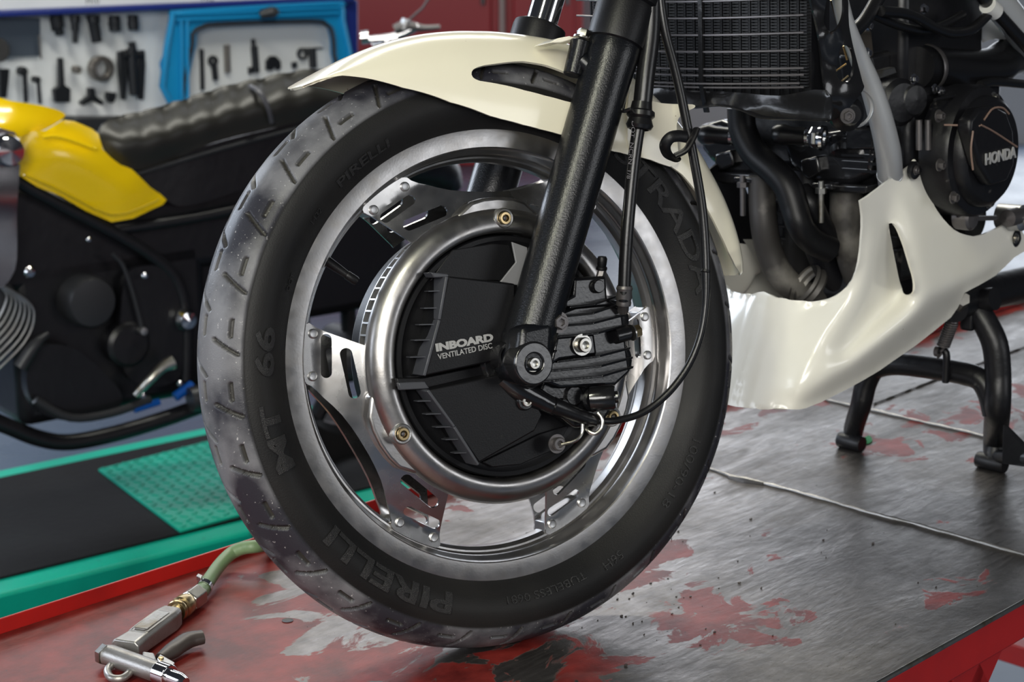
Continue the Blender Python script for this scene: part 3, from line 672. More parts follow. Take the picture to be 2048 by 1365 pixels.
MB().lathe([(.0060, 0), (.0062, .001), (.0060, .003), (.0048, .004), (.0052, .006), (.0056, .012), (.0045, .0145), (.0001, .0145)], WO(1203, 540, .080), Z*.9+U*.05, 20).obj('bleed_cap', BLK, bl1)
MB().lathe([(.0088, -.012), (.0088, .004), (.0072, .005), (.0072, .006)], WO(1248, 668, .094), U*.95+V*.1, 24).obj('banjo_union', BLC, cal)
MB().lathe([(.0092, 0), (.0092, .0016)], WO(1263, 666, .094), U*.95+V*.1, 24, caps=True).obj('copper_washer', STL, cal)
MB().lathe([(.0072, 0), (.0072, .008), (.0001, .0085)], WO(1266, 665, .094), U*.95+V*.1, 6).obj('banjo_bolt', BRON, cal)
bolt_hex(WO(1117, 645, .116), N, .0078, .007, 'slide_bolt', STLD, cal, recess=False)
bolt_hex(WO(1163, 690, .102), N, .0080, .009, 'mounting_bolt', STL, cal)
MB().prism([WO(x, y, .078) for x, y in ((1085, 760), (1230, 760), (1232, 810), (1205, 852), (1150, 858), (1110, 825), (1070, 800))], -N*.020).obj('caliper_bracket', BLC, cal, bevel=.005, segs=3)
for (px, py, rr_, o_) in ((1190, 800, .0135, .088), (1150, 792, .012, .082), (1128, 812, .008, .084)):
    MB().lathe([(rr_, -.02), (rr_, -.003), (rr_*.8, 0), (.0001, 0)], WO(px, py, o_), N, 28).obj('bracket_boss', BLC, cal)
MB().lathe([(.0135, -.01), (.0135, .014), (.0115, .017), (.0001, .017)], WO(1200, 797, .094), nrm(U*.8+N*.6), 28).obj('slide_pin_boot', BLG, cal)
MB().lathe([(.0065, 0), (.0065, .004), (.0001, .005)], WO(1200, 797, .094)+nrm(U*.8+N*.6)*.016, nrm(U*.8+N*.6), 24).obj('pin_head', BLG, cal)
# ---------------------------------------------------------------- speedometer drive, cables
MB().tube([WO(1005, 752, .076), WO(1040, 780, .080), WO(1085, 803, .083), WO(1110, 815, .085)], [.015, .014, .0105, .0095], seg=24, smooth=5).obj('speedometer_drive', BLG, K)
MB().lathe([(.0100, -.02), (.0100, -.002), (.0085, 0), (.0001, 0)], WO(1052, 803, .088), N, 28).obj('drive_lug', BLC, K)
bolt_hex(WO(1052, 803, .087), N, .0055, .004, 'drive_bolt', STL, K)
cs = MB().tube([WO(1105, 811, .087), WO(1150, 829, .088), WO(1152, 830, .088), WO(1165, 834, .088), WO(1170, 836, .088), WO(1192, 842, .088)], [.0095, .0085, .0078, .0078, .0070, .0066], seg=20).obj('cable_ferrule', HOSE, K)
pts = [(1188, 842, .088), (1230, 842, .090), (1285, 826, .098), (1335, 788, .106), (1375, 735, .112), (1400, 675, .116), (1411, 610, .118), (1412, 545, .118), (1409, 470, .118), (1402, 400, .118), (1388, 320, .118), (1375, 255, .118), (1362, 190, .118), (1348, 130, .118), (1332, 70, .118), (1322, 10, .118), (1316, -60, .118)]
cb = MB().tube([WO(*p) for p in pts], [.0040]*6+[.0040]+[.0052]*10, seg=14, smooth=6).obj('speedometer_cable', HOSE, K)
m = MB()
P = [WO(*p) for p in pts[:9]]; Q_, _r = catmull(P, [0]*9, 14)
for i in range(2, len(Q_)-24, 2):
    pass
MB().tube([WO(1399, 470, .121), WO(1408, 485, .121)], .0002, seg=4)
MB().lathe([(.0056, 0), (.0056, .003), (.0044, .004)], WO(1412, 540, .118), -AW, 18).obj('sleeve_end', BLK, cb)
MB().tube([WO(1196, 826, .094), WO(1204, 838, .098), WO(1203, 856, .098), WO(1190, 868, .096), WO(1176, 862, .090), WO(1172, 852, .084)], .0022, seg=10, smooth=5).obj('cable_clip_loop', STL, K)
MB().tube([WO(1165, 848, .086), WO(1163, 868, .086), WO(1150, 882, .086), WO(1122, 890, .080)], .0021, seg=10, smooth=4).obj('cable_clip_wire', STL, K)
bolt_hex(WO(1113, 888, .074), N, .0072, .008, 'clip_bolt', STLD, K)
hp = [(1247, 606, .100), (1248, 590, .103), (1252, 500, .106), (1258, 420, .108), (1268, 320, .110), (1279, 245, .112)]
bh = MB().tube([WO(*p) for p in hp], .0070, seg=20, smooth=5).obj('brake_hose', HOSE, K)
text('hose_marking', 'DOT  NCRN  1/8', .007, lambda x, y, z: WO(1262, 300, .1175)+nrm(WO(1255, 430, .115)-WO(1264, 330, .117))*x*1.2+np.cross(N, nrm(WO(1255, 430, .115)-WO(1264, 330, .117)))*y+N*z, STLD, bh, .0001)
MB().lathe([(.0078, 0), (.0084, .003), (.0078, .006), (.0090, .009), (.0082, .016), (.0092, .019), (.0080, .022)], WO(1247, 612, .100), nrm(WO(1250, 560, .104)-WO(1247, 612, .1)), 24).obj('hose_fitting', STLD, bh)
MB().tube([WO(1246, 622, .092), WO(1247, 606, .100)], .0062, seg=16).obj('hose_end_pipe', STLD, bh)
MB().lathe([(.0105, -.014), (.0130, -.013), (.0150, -.009), (.0135, -.005), (.0125, -.002), (.0155, .001), (.0150, .006), (.0120, .008), (.0108, .016)], WO(1281, 234, .112), nrm(WO(1290, 150, .113)-WO(1281, 234, .112)), 28).obj('hose_grommet', HOSE, bh)
MB().tube([WO(1284, 218, .112), WO(1291, 150, .113), WO(1300, 80, .113), WO(1303, 20, .113), WO(1302, -60, .113)], .0102, seg=22, smooth=4).obj('hose_sleeve', HOSE, bh)
MB().tube([WO(1230, 205, .100), WO(1245, 222, .108), WO(1262, 219, .116), WO(1270, 226, .12)], .0022, seg=10, smooth=4).obj('hose_guide_wire', BLG, K)
MB().tube([WO(1268, 110, .09), WO(1257, 150, .09), WO(1246, 215, .092), WO(1243, 224, .092)], .0022, seg=10, smooth=4).obj('hose_stay_wire', BLG, K)
# clip that holds the speedometer cable to the mudguard
MB().tube([WO(1352, 318, .100), WO(1336, 310, .110), WO(1330, 292, .118), WO(1340, 276, .124), WO(1356, 272, .126), WO(1372, 274, .127)], .0065, seg=14, smooth=5, flat=.6).obj('cable_guide', BLK, K)
MB().tube([WO(1350, 312, .122), WO(1372, 300, .128), WO(1386, 276, .129), WO(1393, 258, .128)], .0060, seg=12, smooth=4, flat=.55).obj('cable_guide_arm', BLK, K)

# ---------------------------------------------------------------- front mudguard
kn = [  # deg, crest r, crest half-flat, edge r, edge offset, hole low r, hole high r
 (121.7, .3552, .008, .3545, .014, .3548, .3548),
 (121.2, .3556, .016, .3545, .030, .3550, .3550),
 (120.3, .3556, .024, .3535, .043, .354, .354),
 (119.0, .3554, .027, .3505, .050, .352, .352),
 (117.0, .3550, .030, .3450, .054, .348, .348),
 (113.3, .3545, .031, .3298, .057, .340, .340),
 (107.7, .3540, .031, .3055, .060, .331, .331),
 (98.5, .3535, .031, .2760, .062, .316, .316),
 (92.3, .3530, .031, .2625, .063, .3008, .3008),
 (92.1, .3530, .031, .2620, .063, .2978, .3038),
 (91.6, .3530, .031, .2610, .063, .2955, .3062),
 (90.6, .3530, .031, .2590, .063, .2935, .3082),
 (89.0, .3530, .031, .2560, .063, .2920, .3100),
 (86.0, .3530, .031, .2525, .063, .2895, .3120),
 (80.0, .3545, .031, .2480, .063, .2850, .3175),
 (75.0, .3565, .031, .2465, .063, .2835, .3185),
 (70.0, .3600, .031, .2470, .063, .2840, .3165),
 (65.0, .3630, .031, .2485, .063, .2870, .3140),
 (61.5, .3640, .031, .2505, .063, .2930, .3100),
 (60.0, .3645, .031, .2515, .063, .3010, .3010),
 (55.0, .3650, .031, .2560, .063, .310, .310),
 (48.0, .3640, .031, .2700, .062, .320, .320),
 (42.0, .3610, .030, .2900, .061, .330, .330),
 (36.0, .3580, .030, .3000, .060, .332, .332),
 (31.0, .3550, .030, .3035, .059, .332, .332),
 (25.0, .3540, .029, .3065, .057, .333, .333),
 (20.0, .3530, .027, .3100, .054, .333, .333),
 (15.0, .3520, .024, .3160, .049, .335, .335),
 (11.5, .3510, .020, .3260, .040, .338, .338),
 (9.2, .3500, .012, .3400, .026, .344, .344),
 (8.6, .3495, .006, .3470, .012, .3485, .3485)]
kd = [-k[0] for k in kn]
def kv(d, i): return float(np.interp(-d, kd, [k[i] for k in kn]))
degs = np.concatenate([np.linspace(121.7, 118, 24, endpoint=False), np.linspace(118, 93, 50, endpoint=False), np.linspace(93, 89, 40, endpoint=False), np.linspace(89, 15, 160, endpoint=False), np.linspace(15, 8.6, 16)])
def sec(d):
    cr, cf, er, eo, hl, hh = (kv(d, i) for i in range(1, 7)); out = []
    def X(r):                                                  # lateral offset of the skin at radius r
        t = min(max((r-er)/(cr-er), 0), 1); return eo*math.sqrt(max(0, 1-t**2.7))
    rs = [er+(hl-er)*i/5 for i in range(6)]+[hl+(hh-hl)*i/2 for i in (1, 2)]+[hh+(cr-hh)*q for q in (.15, .3, .45, .6, .72, .82, .90, .95, .98, .995)]
    out = [(X(r), r) for r in rs]
    out.append((0, cr))
    return out
vv = []; ff = []; ns = None
for d in degs:
    s_ = sec(d); s2 = s_+[(-a, b) for a, b in s_[::-1][1:]]; ns = len(s2)
    vv += [WR(r0, d, o_) for o_, r0 in s2]
for i in range(len(degs)-1):
    dm = (degs[i]+degs[i+1])/2
    for j in range(ns-1):
        if (j in (5, 6) or j in (ns-2-5, ns-2-6)) and 60 < dm < 92.3: continue
        ff.append((i*ns+j, i*ns+j+1, (i+1)*ns+j+1, (i+1)*ns+j))
bm_ = MB().add(vv, ff)
me = bpy.data.meshes.new('front_mudguard'); me.from_pydata(bm_.v, [], bm_.f); bm = bmesh.new(); bm.from_mesh(me); bmesh.ops.remove_doubles(bm, verts=bm.verts, dist=.0002); bm.to_mesh(me); bm.free()
mg = fin('front_mudguard', me, CREAM, K, 50, solid=.0032); mg.modifiers['s'].offset = -1
# mudguard shoulder that runs to the fork bracket, bolt and washer
vs_ = [W(x, y, .080) for x, y in ((1098, 86), (1118, 76), (1140, 72), (1158, 77), (1160, 82), (1142, 80), (1122, 86))]
MB().prism(vs_, -N*.034).obj('mounting_tab', CREAM, mg, bevel=.004, segs=3)
bolt_hex(FK(1, .347, -.012, -.034), AW, .0068, .011, 'guard_bolt', STL, mg, recess=False)
# rear ear of the mudguard beside the hose
relief('rear_ear', smooth2([(1262, 168), (1278, 190), (1310, 204), (1345, 208), (1384, 209), (1388, 216), (1366, 226), (1352, 250), (1352, 330), (1300, 320), (1258, 300), (1255, 230)], 3), [], [(1262, 168, .062), (1388, 212, .085), (1300, 320, .064), (1255, 240, .062), (1352, 290, .062)], W, CREAM, mg, .003, 12)
# ---------------------------------------------------------------- oil cooler
XC = .33
def CX(px, py, dx=0): return BX(px, py, XC+dx)
zt, zb = .50, .272
c = MB(); c.box(B(XC+.03, 0, (zt+zb)/2), (-FB, LB, UB), (.018, .165, (zt-zb)/2)).obj('cooler_body', BLK, K, smooth=0)
cb_ = [o for o in K.children if o.name.startswith('cooler_body')][0]
m = MB()
for i in range(24):
    y = -.158+i*.0137
    zz = zb+.012
    while zz < zt:
        m.box(B(XC+.010, y, zz), (-FB, LB, UB), (.0025, .0046, .0009)); zz += .0035
m.obj('cooler_fins', COOL, cb_, smooth=0)
m = MB()
for i in range(24): m.box(B(XC+.008, -.158+i*.0137-.0068, (zt+zb)/2), (-FB, LB, UB), (.0012, .0012, (zt-zb)/2))
m.obj('cooler_tubes', BLK, cb_, smooth=0)
gr = MB()
for i, z_ in enumerate((.285, .290, .299, .3065, .3265, .346, .3655, .385, .4045, .424, .4435, .463)):
    P = [B(XC-.012-.010*math.cos(y/.17*1.4)-(.008 if i == 1 else 0), y, z_-.0035*math.cos(y/.17*1.5)) for y in np.linspace(-.17, .172, 15)]
    gr.tube(P, .00125, seg=6)
g_ = gr.obj('cooler_grille', WIRE, K)
for y in (.030, -.09): MB().blade([B(XC-.022, y, zt), B(XC-.022, y, .285), B(XC-.018, y+.004, .252)], LB*.006, -FB*.004).obj('grille_bar', BLG, g_, smooth=0)
# lower duct lip
lo = [B(XC-.028, y, z) for y, z in ((-.17, .282), (-.02, .283), (.17, .279))]
duct_top = [(1300, 178), (1380, 182), (1480, 186), (1560, 192), (1652, 180)]
duct_bot = [(1300, 214), (1388, 217), (1440, 212), (1478, 219), (1522, 235), (1600, 238), (1650, 240), (1664, 232)]
relief('cooler_duct', smooth2(duct_top+duct_bot[::-1], 3), [], [(1300, 180, -.004), (1300, 216, -.030), (1450, 186, -.004), (1450, 214, -.030), (1660, 182, -.002), (1660, 240, -.022)], lambda x, y, v: CX(x, y, v), BLG, K, .003, 10)
MB().tube([CX(1389, 215, -.031), CX(1440, 211, -.032), CX(1480, 219, -.032), CX(1522, 235, -.030), CX(1600, 239, -.028), CX(1656, 240, -.024)], .0016, seg=8, smooth=4).obj('duct_edge', BLG, K)
# side bracket with oval windows
side_out = smooth2([(1618, -30), (1634, 60), (1645, 150), (1652, 205), (1650, 238), (1662, 240), (1690, 222), (1724, 180), (1722, 160), (1706, 100), (1696, 50), (1686, -30)], 4)
h1 = smooth2([(1660, -20), (1648, 20), (1646, 45), (1656, 62), (1670, 60), (1682, 40), (1686, 15), (1682, -20)], 4)
h2 = smooth2([(1683, 92), (1674, 115), (1670, 140), (1678, 160), (1692, 164), (1703, 150), (1706, 120), (1699, 95)], 4)
relief('cooler_bracket', side_out, [h1, h2], [(1618, 0, .166), (1650, 238, .160), (1640, 120, .166), (1690, 40, .192), (1722, 170, .194), (1690, 222, .188), (1675, 75, .192), (1700, 180, .195), (1655, 200, .182), (1665, -20, .192)], lambda x, y, v: BL(x, y, v), BLG, K, .003, 9)
for a, b in (((1662, 0), (1676, 50)), ((1686, 92), (1694, 120)), ((1672, 142), (1692, 128)), ((1684, 162), (1696, 152))):
    MB().tube([BL(*a, .15), BL(*b, .15)], .0012, seg=6).obj('bracket_stay', BRON, K)
# ---------------------------------------------------------------- frame down tube
dt = [(1676, -20), (1690, 40), (1706, 85), (1722, 125), (1741, 171), (1761, 235), (1776, 300), (1780, 345), (1783, 385), (1786, 430)]
MB().tube([BL(x, y, l) for (x, y), l in zip(dt, (.160, .160, .160, .160, .158, .154, .144, .130, .110, .09))], [.0095, .0100, .0110, .0118, .0130, .0148, .0158, .0160, .0160, .016], seg=28, smooth=6).obj('down_tube', SILV, K)
MB().lathe([(.0158, -.001), (.0167, 0), (.0167, .002), (.0158, .003)], BL(1780, 350, .128), BL(1778, 322, .138)-BL(1783, 372, .117), 32).obj('tube_weld', SILV, K)
MB().lathe([(.0001, .012), (.010, .012), (.0125, .004), (.015, .001), (.021, -.004), (.021, -.012)], BL(1698, 228, .182), nrm(LB+FB*.6), 28).obj('rubber_mount', HOSE, K)
MB().lathe([(.0215, .002), (.0235, 0), (.0235, -.004), (.0215, -.006)], BL(1712, 216, .172), nrm(LB+FB*.6), 28).obj('mount_cup', SILV, K)
bolt_hex(BL(1695, 232, .197), nrm(LB+FB*.7), .0062, .005, 'mount_bolt', STLD, K, recess=False)
# top right frame tube and other upper parts
MB().tube([BL(1950, -60, .15), BL(1990, -5, .15), BL(2040, 60, .15), BL(2090, 125, .15)], .021, seg=24, smooth=3).obj('frame_tube', SILV, K)
MB().tube([BL(1930, -50, .16), BL(1975, 5, .165), BL(2020, 55, .165), BL(2070, 110, .165)], .0085, seg=16, smooth=3).obj('rubber_line', HOSE, K)
MB().tube([BL(1975, 10, .167), BL(1990, 24, .167)], .0115, seg=20).obj('line_band', WHT, K)
fr = relief('frame_casting', smooth2([(1836, 68), (1858, 58), (1900, 44), (1950, 36), (2000, 44), (2060, 80), (2060, 100), (2020, 84), (1985, 78), (1955, 84), (1938, 98), (1934, 118), (1918, 118), (1918, 84), (1884, 80), (1842, 78), (1846, 108), (1836, 110)], 3), [], [(1836, 68, .07), (1930, 40, .10), (2050, 90, .12), (1925, 110, .08), (1980, 60, .115)], lambda x, y, v: BL(x, y, v), SILV, K, .012, 12)
MB().tube([BL(x, y, .12) for x, y in ((1832, 136), (1880, 138), (1940, 142), (1985, 136), (2012, 118), (2040, 108), (2080, 118))], [.027, .0275, .028, .028, .027, .027, .027], seg=26, smooth=5).obj('air_hose', HOSE, K)
MB().lathe([(.0300, 0), (.0310, .002), (.0310, .008), (.0300, .010)], BL(1848, 137, .12), -FB, 32).obj('hose_clamp', STLD, K)
for pts, l_, r_ in ((((1745, 28), (1790, 48), (1840, 60), (1880, 52), (1925, 30)), .15, .006), (((1762, 22), (1820, 30), (1870, 56), (1905, 66), (1945, 58), (1985, 20)), .165, .0065), (((1700, 70), (1730, 40), (1760, -10)), .155, .0085), (((1960, 170), (1990, 164), (2060, 170)), .15, .006), (((1870, 200), (1920, 192), (1966, 196)), .17, .0022), (((1780, 250), (1800, 190), (1830, 170), (1850, 100)), .11, .006)):
    MB().tube([BL(x, y, l_) for x, y in pts], r_, seg=12, smooth=6).obj('rubber_line', HOSE, K)
# ---------------------------------------------------------------- engine
XE = .53
def poly_x(pxs, x, th_, name, mat, par, bevel=.004, smooth=35): return MB().prism([BX(a, b, x) for a, b in pxs], -FB*th_).obj(name, mat, par, bevel=bevel, smooth=smooth, segs=3)
def poly_l(pxs, l, th_, name, mat, par, bevel=.004, smooth=35): return MB().prism([BL(a, b, l) for a, b in pxs], -LB*th_).obj(name, mat, par, bevel=bevel, smooth=smooth, segs=3)
MB().box(B(XE+.18, 0, .205), (-FB, LB, UB), (.115, .140, .055)).obj('cylinder_head', BLKM, K, bevel=.01)
en = [o for o in K.children if o.name.startswith('cylinder_head')][0]
MB().box(B(XE+.18, .0, .335), (-FB, LB, UB), (.10, .12, .085)).obj('intake_block', BKD, K, bevel=.01)
MB().box(B(XE+.20, 0, .08), (-FB, LB, UB), (.10, .100, .08)).obj('cylinder_block', BLKM, K, bevel=.01)
MB().box(B(XE+.22, 0, .045), (-FB, LB, UB), (.13, .085, .085)).obj('crankcase', BLKM, K, bevel=.02, segs=3)
m = MB()
for i in range(7): m.box(B(XE+.20, 0, .150-i*.017), (-FB, LB, UB), (.108, .105, .0018))
m.obj('cylinder_fins', BLKM, K, bevel=.0006)
m = MB()
for i in range(6): m.box(BL(1748+i*0, 262+i*15, .085), (-FB, LB, UB), (.030, .03, .0018))
m.obj('head_fins', BLG, en, smooth=0)
# head front castings
poly_x([(1395, 250), (1440, 240), (1480, 262), (1510, 290), (1520, 330), (1500, 352), (1455, 350), (1420, 322), (1402, 300)], XE+.04, .06, 'port_casting', BLG, en, .008)
poly_x([(1560, 272), (1600, 290), (1650, 262), (1740, 250), (1752, 300), (1745, 350), (1700, 372), (1640, 368), (1600, 350), (1575, 330)], XE+.04, .06, 'port_casting', BLG, en, .009)
poly_x([(1430, 308), (1462, 300), (1468, 330), (1440, 342), (1428, 330)], XE+.028, .03, 'casting_boss', BLG, en, .003)
poly_x([(1600, 320), (1634, 312), (1640, 345), (1618, 360), (1602, 350)], XE+.028, .03, 'casting_boss', BLG, en, .003)
poly_x([(1690, 258), (1745, 256), (1748, 300), (1690, 300)], XE+.03, .03, 'fin_block', BLG, en, .003)
poly_x([(1405, 342), (1560, 350), (1560, 376), (1445, 368), (1405, 352)], XE+.03, .05, 'head_flange', BLG, en, .003)
poly_x([(1650, 368), (1735, 371), (1732, 388), (1652, 385)], XE+.03, .05, 'head_flange', BLG, en, .003)
MB().lathe([(.040, -.03), (.040, 0), (.034, .006), (.0001, .008)], BX(1706, 335, XE+.055), nrm(FB*.9-UB*.5), 40).obj('exhaust_boss', BLG, en)
# spark plug caps with hex bases
for px, py, x_ in ((1398, 268, XE+.0), (1545, 268, XE+.0)):
    p = BX(px, py, x_); ax = nrm(BX(px+100, py+8, x_+.02)-p)
    q = MB().lathe([(.0001, 0), (.010, .001), (.0135, .006), (.0140, .016), (.0120, .024), (.0118, .045)], p, ax, 28).obj('plug_cap', HOSE, en)
    s_ = MB().lathe([(.0105, .044), (.0120, .046), (.0120, .050), (.0105, .052)], p, ax, 24).lathe([(.0130, .052), (.0140, .055), (.0140, .061), (.0120, .064)], p, ax, 6).lathe([(.016, .063), (.017, .066), (.016, .070), (.010, .070)], p, ax, 28).obj('spark_plug', CHR, en, smooth=30)
for px, py, k in ((1485, 372, 1), (1642, 384, 0)):
    p = BX(px, py, XE+.01)
    MB().lathe([(.0038, -.014), (.0038, .040)], p-UB*.026, UB, 14, caps=True).lathe([(.0075, -.002), (.0075, .005), (.0001, .006)], p, UB, 6).obj('exhaust_stud', STL if k == 0 else STLD, en, smooth=30)
    poly_x([(px-18, py-18), (px+22, py-16), (px+22, py-4), (px-18, py-6)], XE+.012, .02, 'stud_clamp', BLG, en, .002)
# exhaust headers
def pipe(pts, x_, r_, nm='exhaust_header', mat=HEAD):
    return MB().tube([BX(a, b, x_+ (c if True else 0)) for a, b, c in pts], r_, seg=28, smooth=7).obj(nm, mat, K)
pipe([(1524, 352, 0), (1524, 400, 0), (1528, 450, .0), (1538, 500, .01), (1558, 545, .02), (1592, 580, .04), (1640, 600, .07), (1700, 612, .12)], XE+.03, [.0185, .0185, .0185, .0185, .0185, .0185, .02, .021])
pipe([(1694, 352, 0), (1692, 410, 0), (1692, 450, 0), (1700, 500, .005), (1716, 550, .02), (1742, 590, .04), (1790, 625, .08)], XE+.075, [.0225, .0215, .0205, .0200, .0200, .0200, .02])
pipe([(1612, 340, 0), (1612, 400, 0), (1620, 450, .0), (1638, 500, .01), (1660, 545, .03), (1700, 580, .06)], XE+.06, .0185, mat=BKD)
pipe([(1482, 215, 0), (1486, 260, 0), (1510, 308, 0), (1548, 342, 0), (1574, 372, 0), (1588, 410, 0), (1600, 450, 0), (1622, 480, .02), (1660, 500, .05)], XE-.01, [.0185]*6+[.0175]*3, 'crossover_pipe', BLK)
pipe([(1600, 385, 0), (1622, 410, 0), (1640, 450, .02), (1668, 500, .05)], XE+.02, .016, 'crossover_pipe', BLK)
# collector and sump under the engine
MB().tube([B(XE+.05, -.06, -.055), B(XE+.12, -.03, -.065), B(XE+.30, .0, -.07)], [.022, .028, .030], seg=26, smooth=4).obj('exhaust_collector', HEAD, K)
MB().lathe([(.028, 0), (.0305, .004), (.028, .008), (.0305, .014), (.028, .018)], BX(1606, 566, XE+.04), nrm(BX(1640, 590, XE+.06)-BX(1606, 566, XE+.04)), 28).obj('collector_joint', HEAD, K)
MB().tube([B(XE+.20, .05, -.055), B(XE+.35, .07, -.060), B(XE+.65, .12, -.065)], .022, seg=20, smooth=3).obj('silencer_pipe', HEAD, K)
MB().tube([BL(1905, 612, .11), BL(1960, 588, .11), BL(2080, 560, .11)], .024, seg=24, smooth=3).obj('lower_frame_tube', BLKM, K)
# generator cover with its boss and wing badge
oc = BL(1948, 302, .175)
gc = MB().lathe([(.085, -.03), (.085, .004), (.082, .010), (.072, .012), (.070, .022), (.064, .028), (.0001, .030)], oc, LB, 72).obj('generator_cover', BLKM, K, 40)
poly_l([(1958, 218), (1990, 212), (2015, 225), (2028, 262), (2030, 330), (2016, 362), (1985, 372), (1960, 330), (1940, 262), (1942, 240)], .222, .02, 'cover_pad', BLKM, gc, .005)
def bat(p, l): return BL(*p, l)
text('cover_badge', 'HONDA', .0195, lambda x, y, z: BL(2001, 313, .2235)+nrm(BL(2036, 305, .2235)-BL(1968, 322, .2235))*x*1.05+nrm(UB)*y+LB*z, GREYL, gc, .0008, 1, 1, .0006)
wing = M('worn_badge_edge', (.20, .13, .10), .5)
for pts in (((1962, 250), (1985, 262), (2010, 278), (2034, 294)), ((1968, 240), (1985, 218), (2005, 216), (2018, 228)), ((1946, 262), (1942, 300), (1946, 340)), ((1888, 250), (1960, 252))):
    MB().tube([BL(x, y, .2225 if x > 1940 else .19) for x, y in pts], .0013, seg=8, smooth=5).obj('badge_line', wing, gc)
for px, py in ((1985, 196), (1878, 330), (1905, 395), (1975, 405), (1876, 232)):
    bolt_hex(BL(px, py, .185), LB, .0055, .008, 'cover_bolt', STL if py < 200 else STLD, gc, recess=False)
for px in (1838, 1856): MB().tube([BL(px, 240, .16), BL(px, 300, .16)], .0042, seg=14).obj('cover_stud', STLD, K)
MB().lathe([(.030, -.03), (.030, 0), (.024, .006), (.0001, .008)], BL(1800, 205, .14), nrm(LB+FB*.3), 32).obj('cam_cap', BLKM, K)
MB().lathe([(.022, -.03), (.022, 0), (.018, .004), (.0001, .006)], BL(1828, 200, .15), nrm(LB+FB*.3), 32).obj('cam_cap', BLKM, K)
poly_l([(1740, 110), (1785, 100), (1830, 110), (1838, 160), (1800, 190), (1750, 170)], .10, .05, 'carburettor', BLKM, K, .006)
poly_l([(1700, 70), (1745, 60), (1750, 115), (1715, 110)], .11, .03, 'ignition_coil', M('brownish_casting', (.06, .05, .04), .45, .3), K, .004)
poly_l([(1745, 145), (1790, 134), (1794, 146), (1748, 162)], .14, .01, 'carburettor_lever', STL, K, .001)
for px, py in ((1733, 106), (1735, 52), (1826, 158), (1868, 178), (1880, 182), (1846, 18)): bolt_hex(BL(px, py, .15), LB, .0045, .006, 'engine_bolt', CHR, K, recess=False)
m = MB()
for i in range(4): m.tube([BL(1808+i*7, -10, .11), BL(1812+i*7, 60, .11)], .002, seg=8)
m.obj('wire_bundle', STLD, K)
MB().lathe([(.03, -.05), (.03, 0), (.024, .003), (.0001, .004)], BL(1950, 436, .13), LB, 32).obj('sprocket_cover', BLKM, K)
MB().lathe([(.0001, .004), (.013, .003), (.016, 0), (.016, -.02)], BL(1943, 437, .176), LB, 24).obj('gear_shaft', STLD, K)
MB().tube([BL(1915, 430, .165), BL(1945, 437, .175), BL(1990, 436, .17)], .0035, seg=10).obj('shift_rod', STLD, K)
MB().lathe([(.012, -.05), (.012, 0), (.0001, .003)], BL(2015, 437, .17), FB, 20).obj('frame_bush', STLD, K)
MB().lathe([(.0001, .016), (.008, .015), (.010, .008), (.018, .004), (.018, -.03)], BL(2040, 436, .17), LB, 24).obj('frame_bush', CAST, K)
# ---------------------------------------------------------------- belly fairing
top_e = [(1452, 520), (1476, 550), (1499, 571), (1532, 588), (1581, 601), (1617, 604), (1657, 598), (1683, 583), (1703, 561), (1712, 543), (1716, 525), (1721, 482), (1723, 433), (1719, 402)]
nearL = [(1600, 603), (1617, 604), (1640, 602), (1657, 598), (1672, 591), (1683, 583), (1694, 573), (1703, 561), (1711, 543), (1716, 525), (1719, 505), (1721, 482), (1723, 455), (1723, 433), (1721, 415), (1719, 402),
         (1735, 392), (1752, 379), (1770, 365), (1800, 345), (1818, 332), (1828, 319), (1834, 330), (1840, 350), (1850, 378), (1861, 400), (1868, 415), (1875, 426), (1884, 438), (1894, 449), (1905, 459), (1917, 466), (1930, 470), (1944, 473), (1956, 471), (1967, 468), (1983, 461), (2000, 453), (2028, 436),
         (2036, 452), (2046, 470), (2056, 498), (2046, 503), (2026, 515), (2007, 534), (1987, 552), (1958, 569), (1927, 585), (1914, 614), (1900, 634), (1868, 660), (1830, 690), (1789, 718), (1758, 740), (1726, 759), (1690, 779), (1657, 795), (1640, 804), (1624, 810), (1610, 816), (1598, 818), (1570, 819), (1532, 818), (1500, 817)]
hole = smooth2([(1776, 449), (1790, 452), (1805, 486), (1819, 532), (1827, 562), (1826, 584), (1813, 590), (1804, 582), (1797, 562), (1790, 530), (1782, 490)], 4)
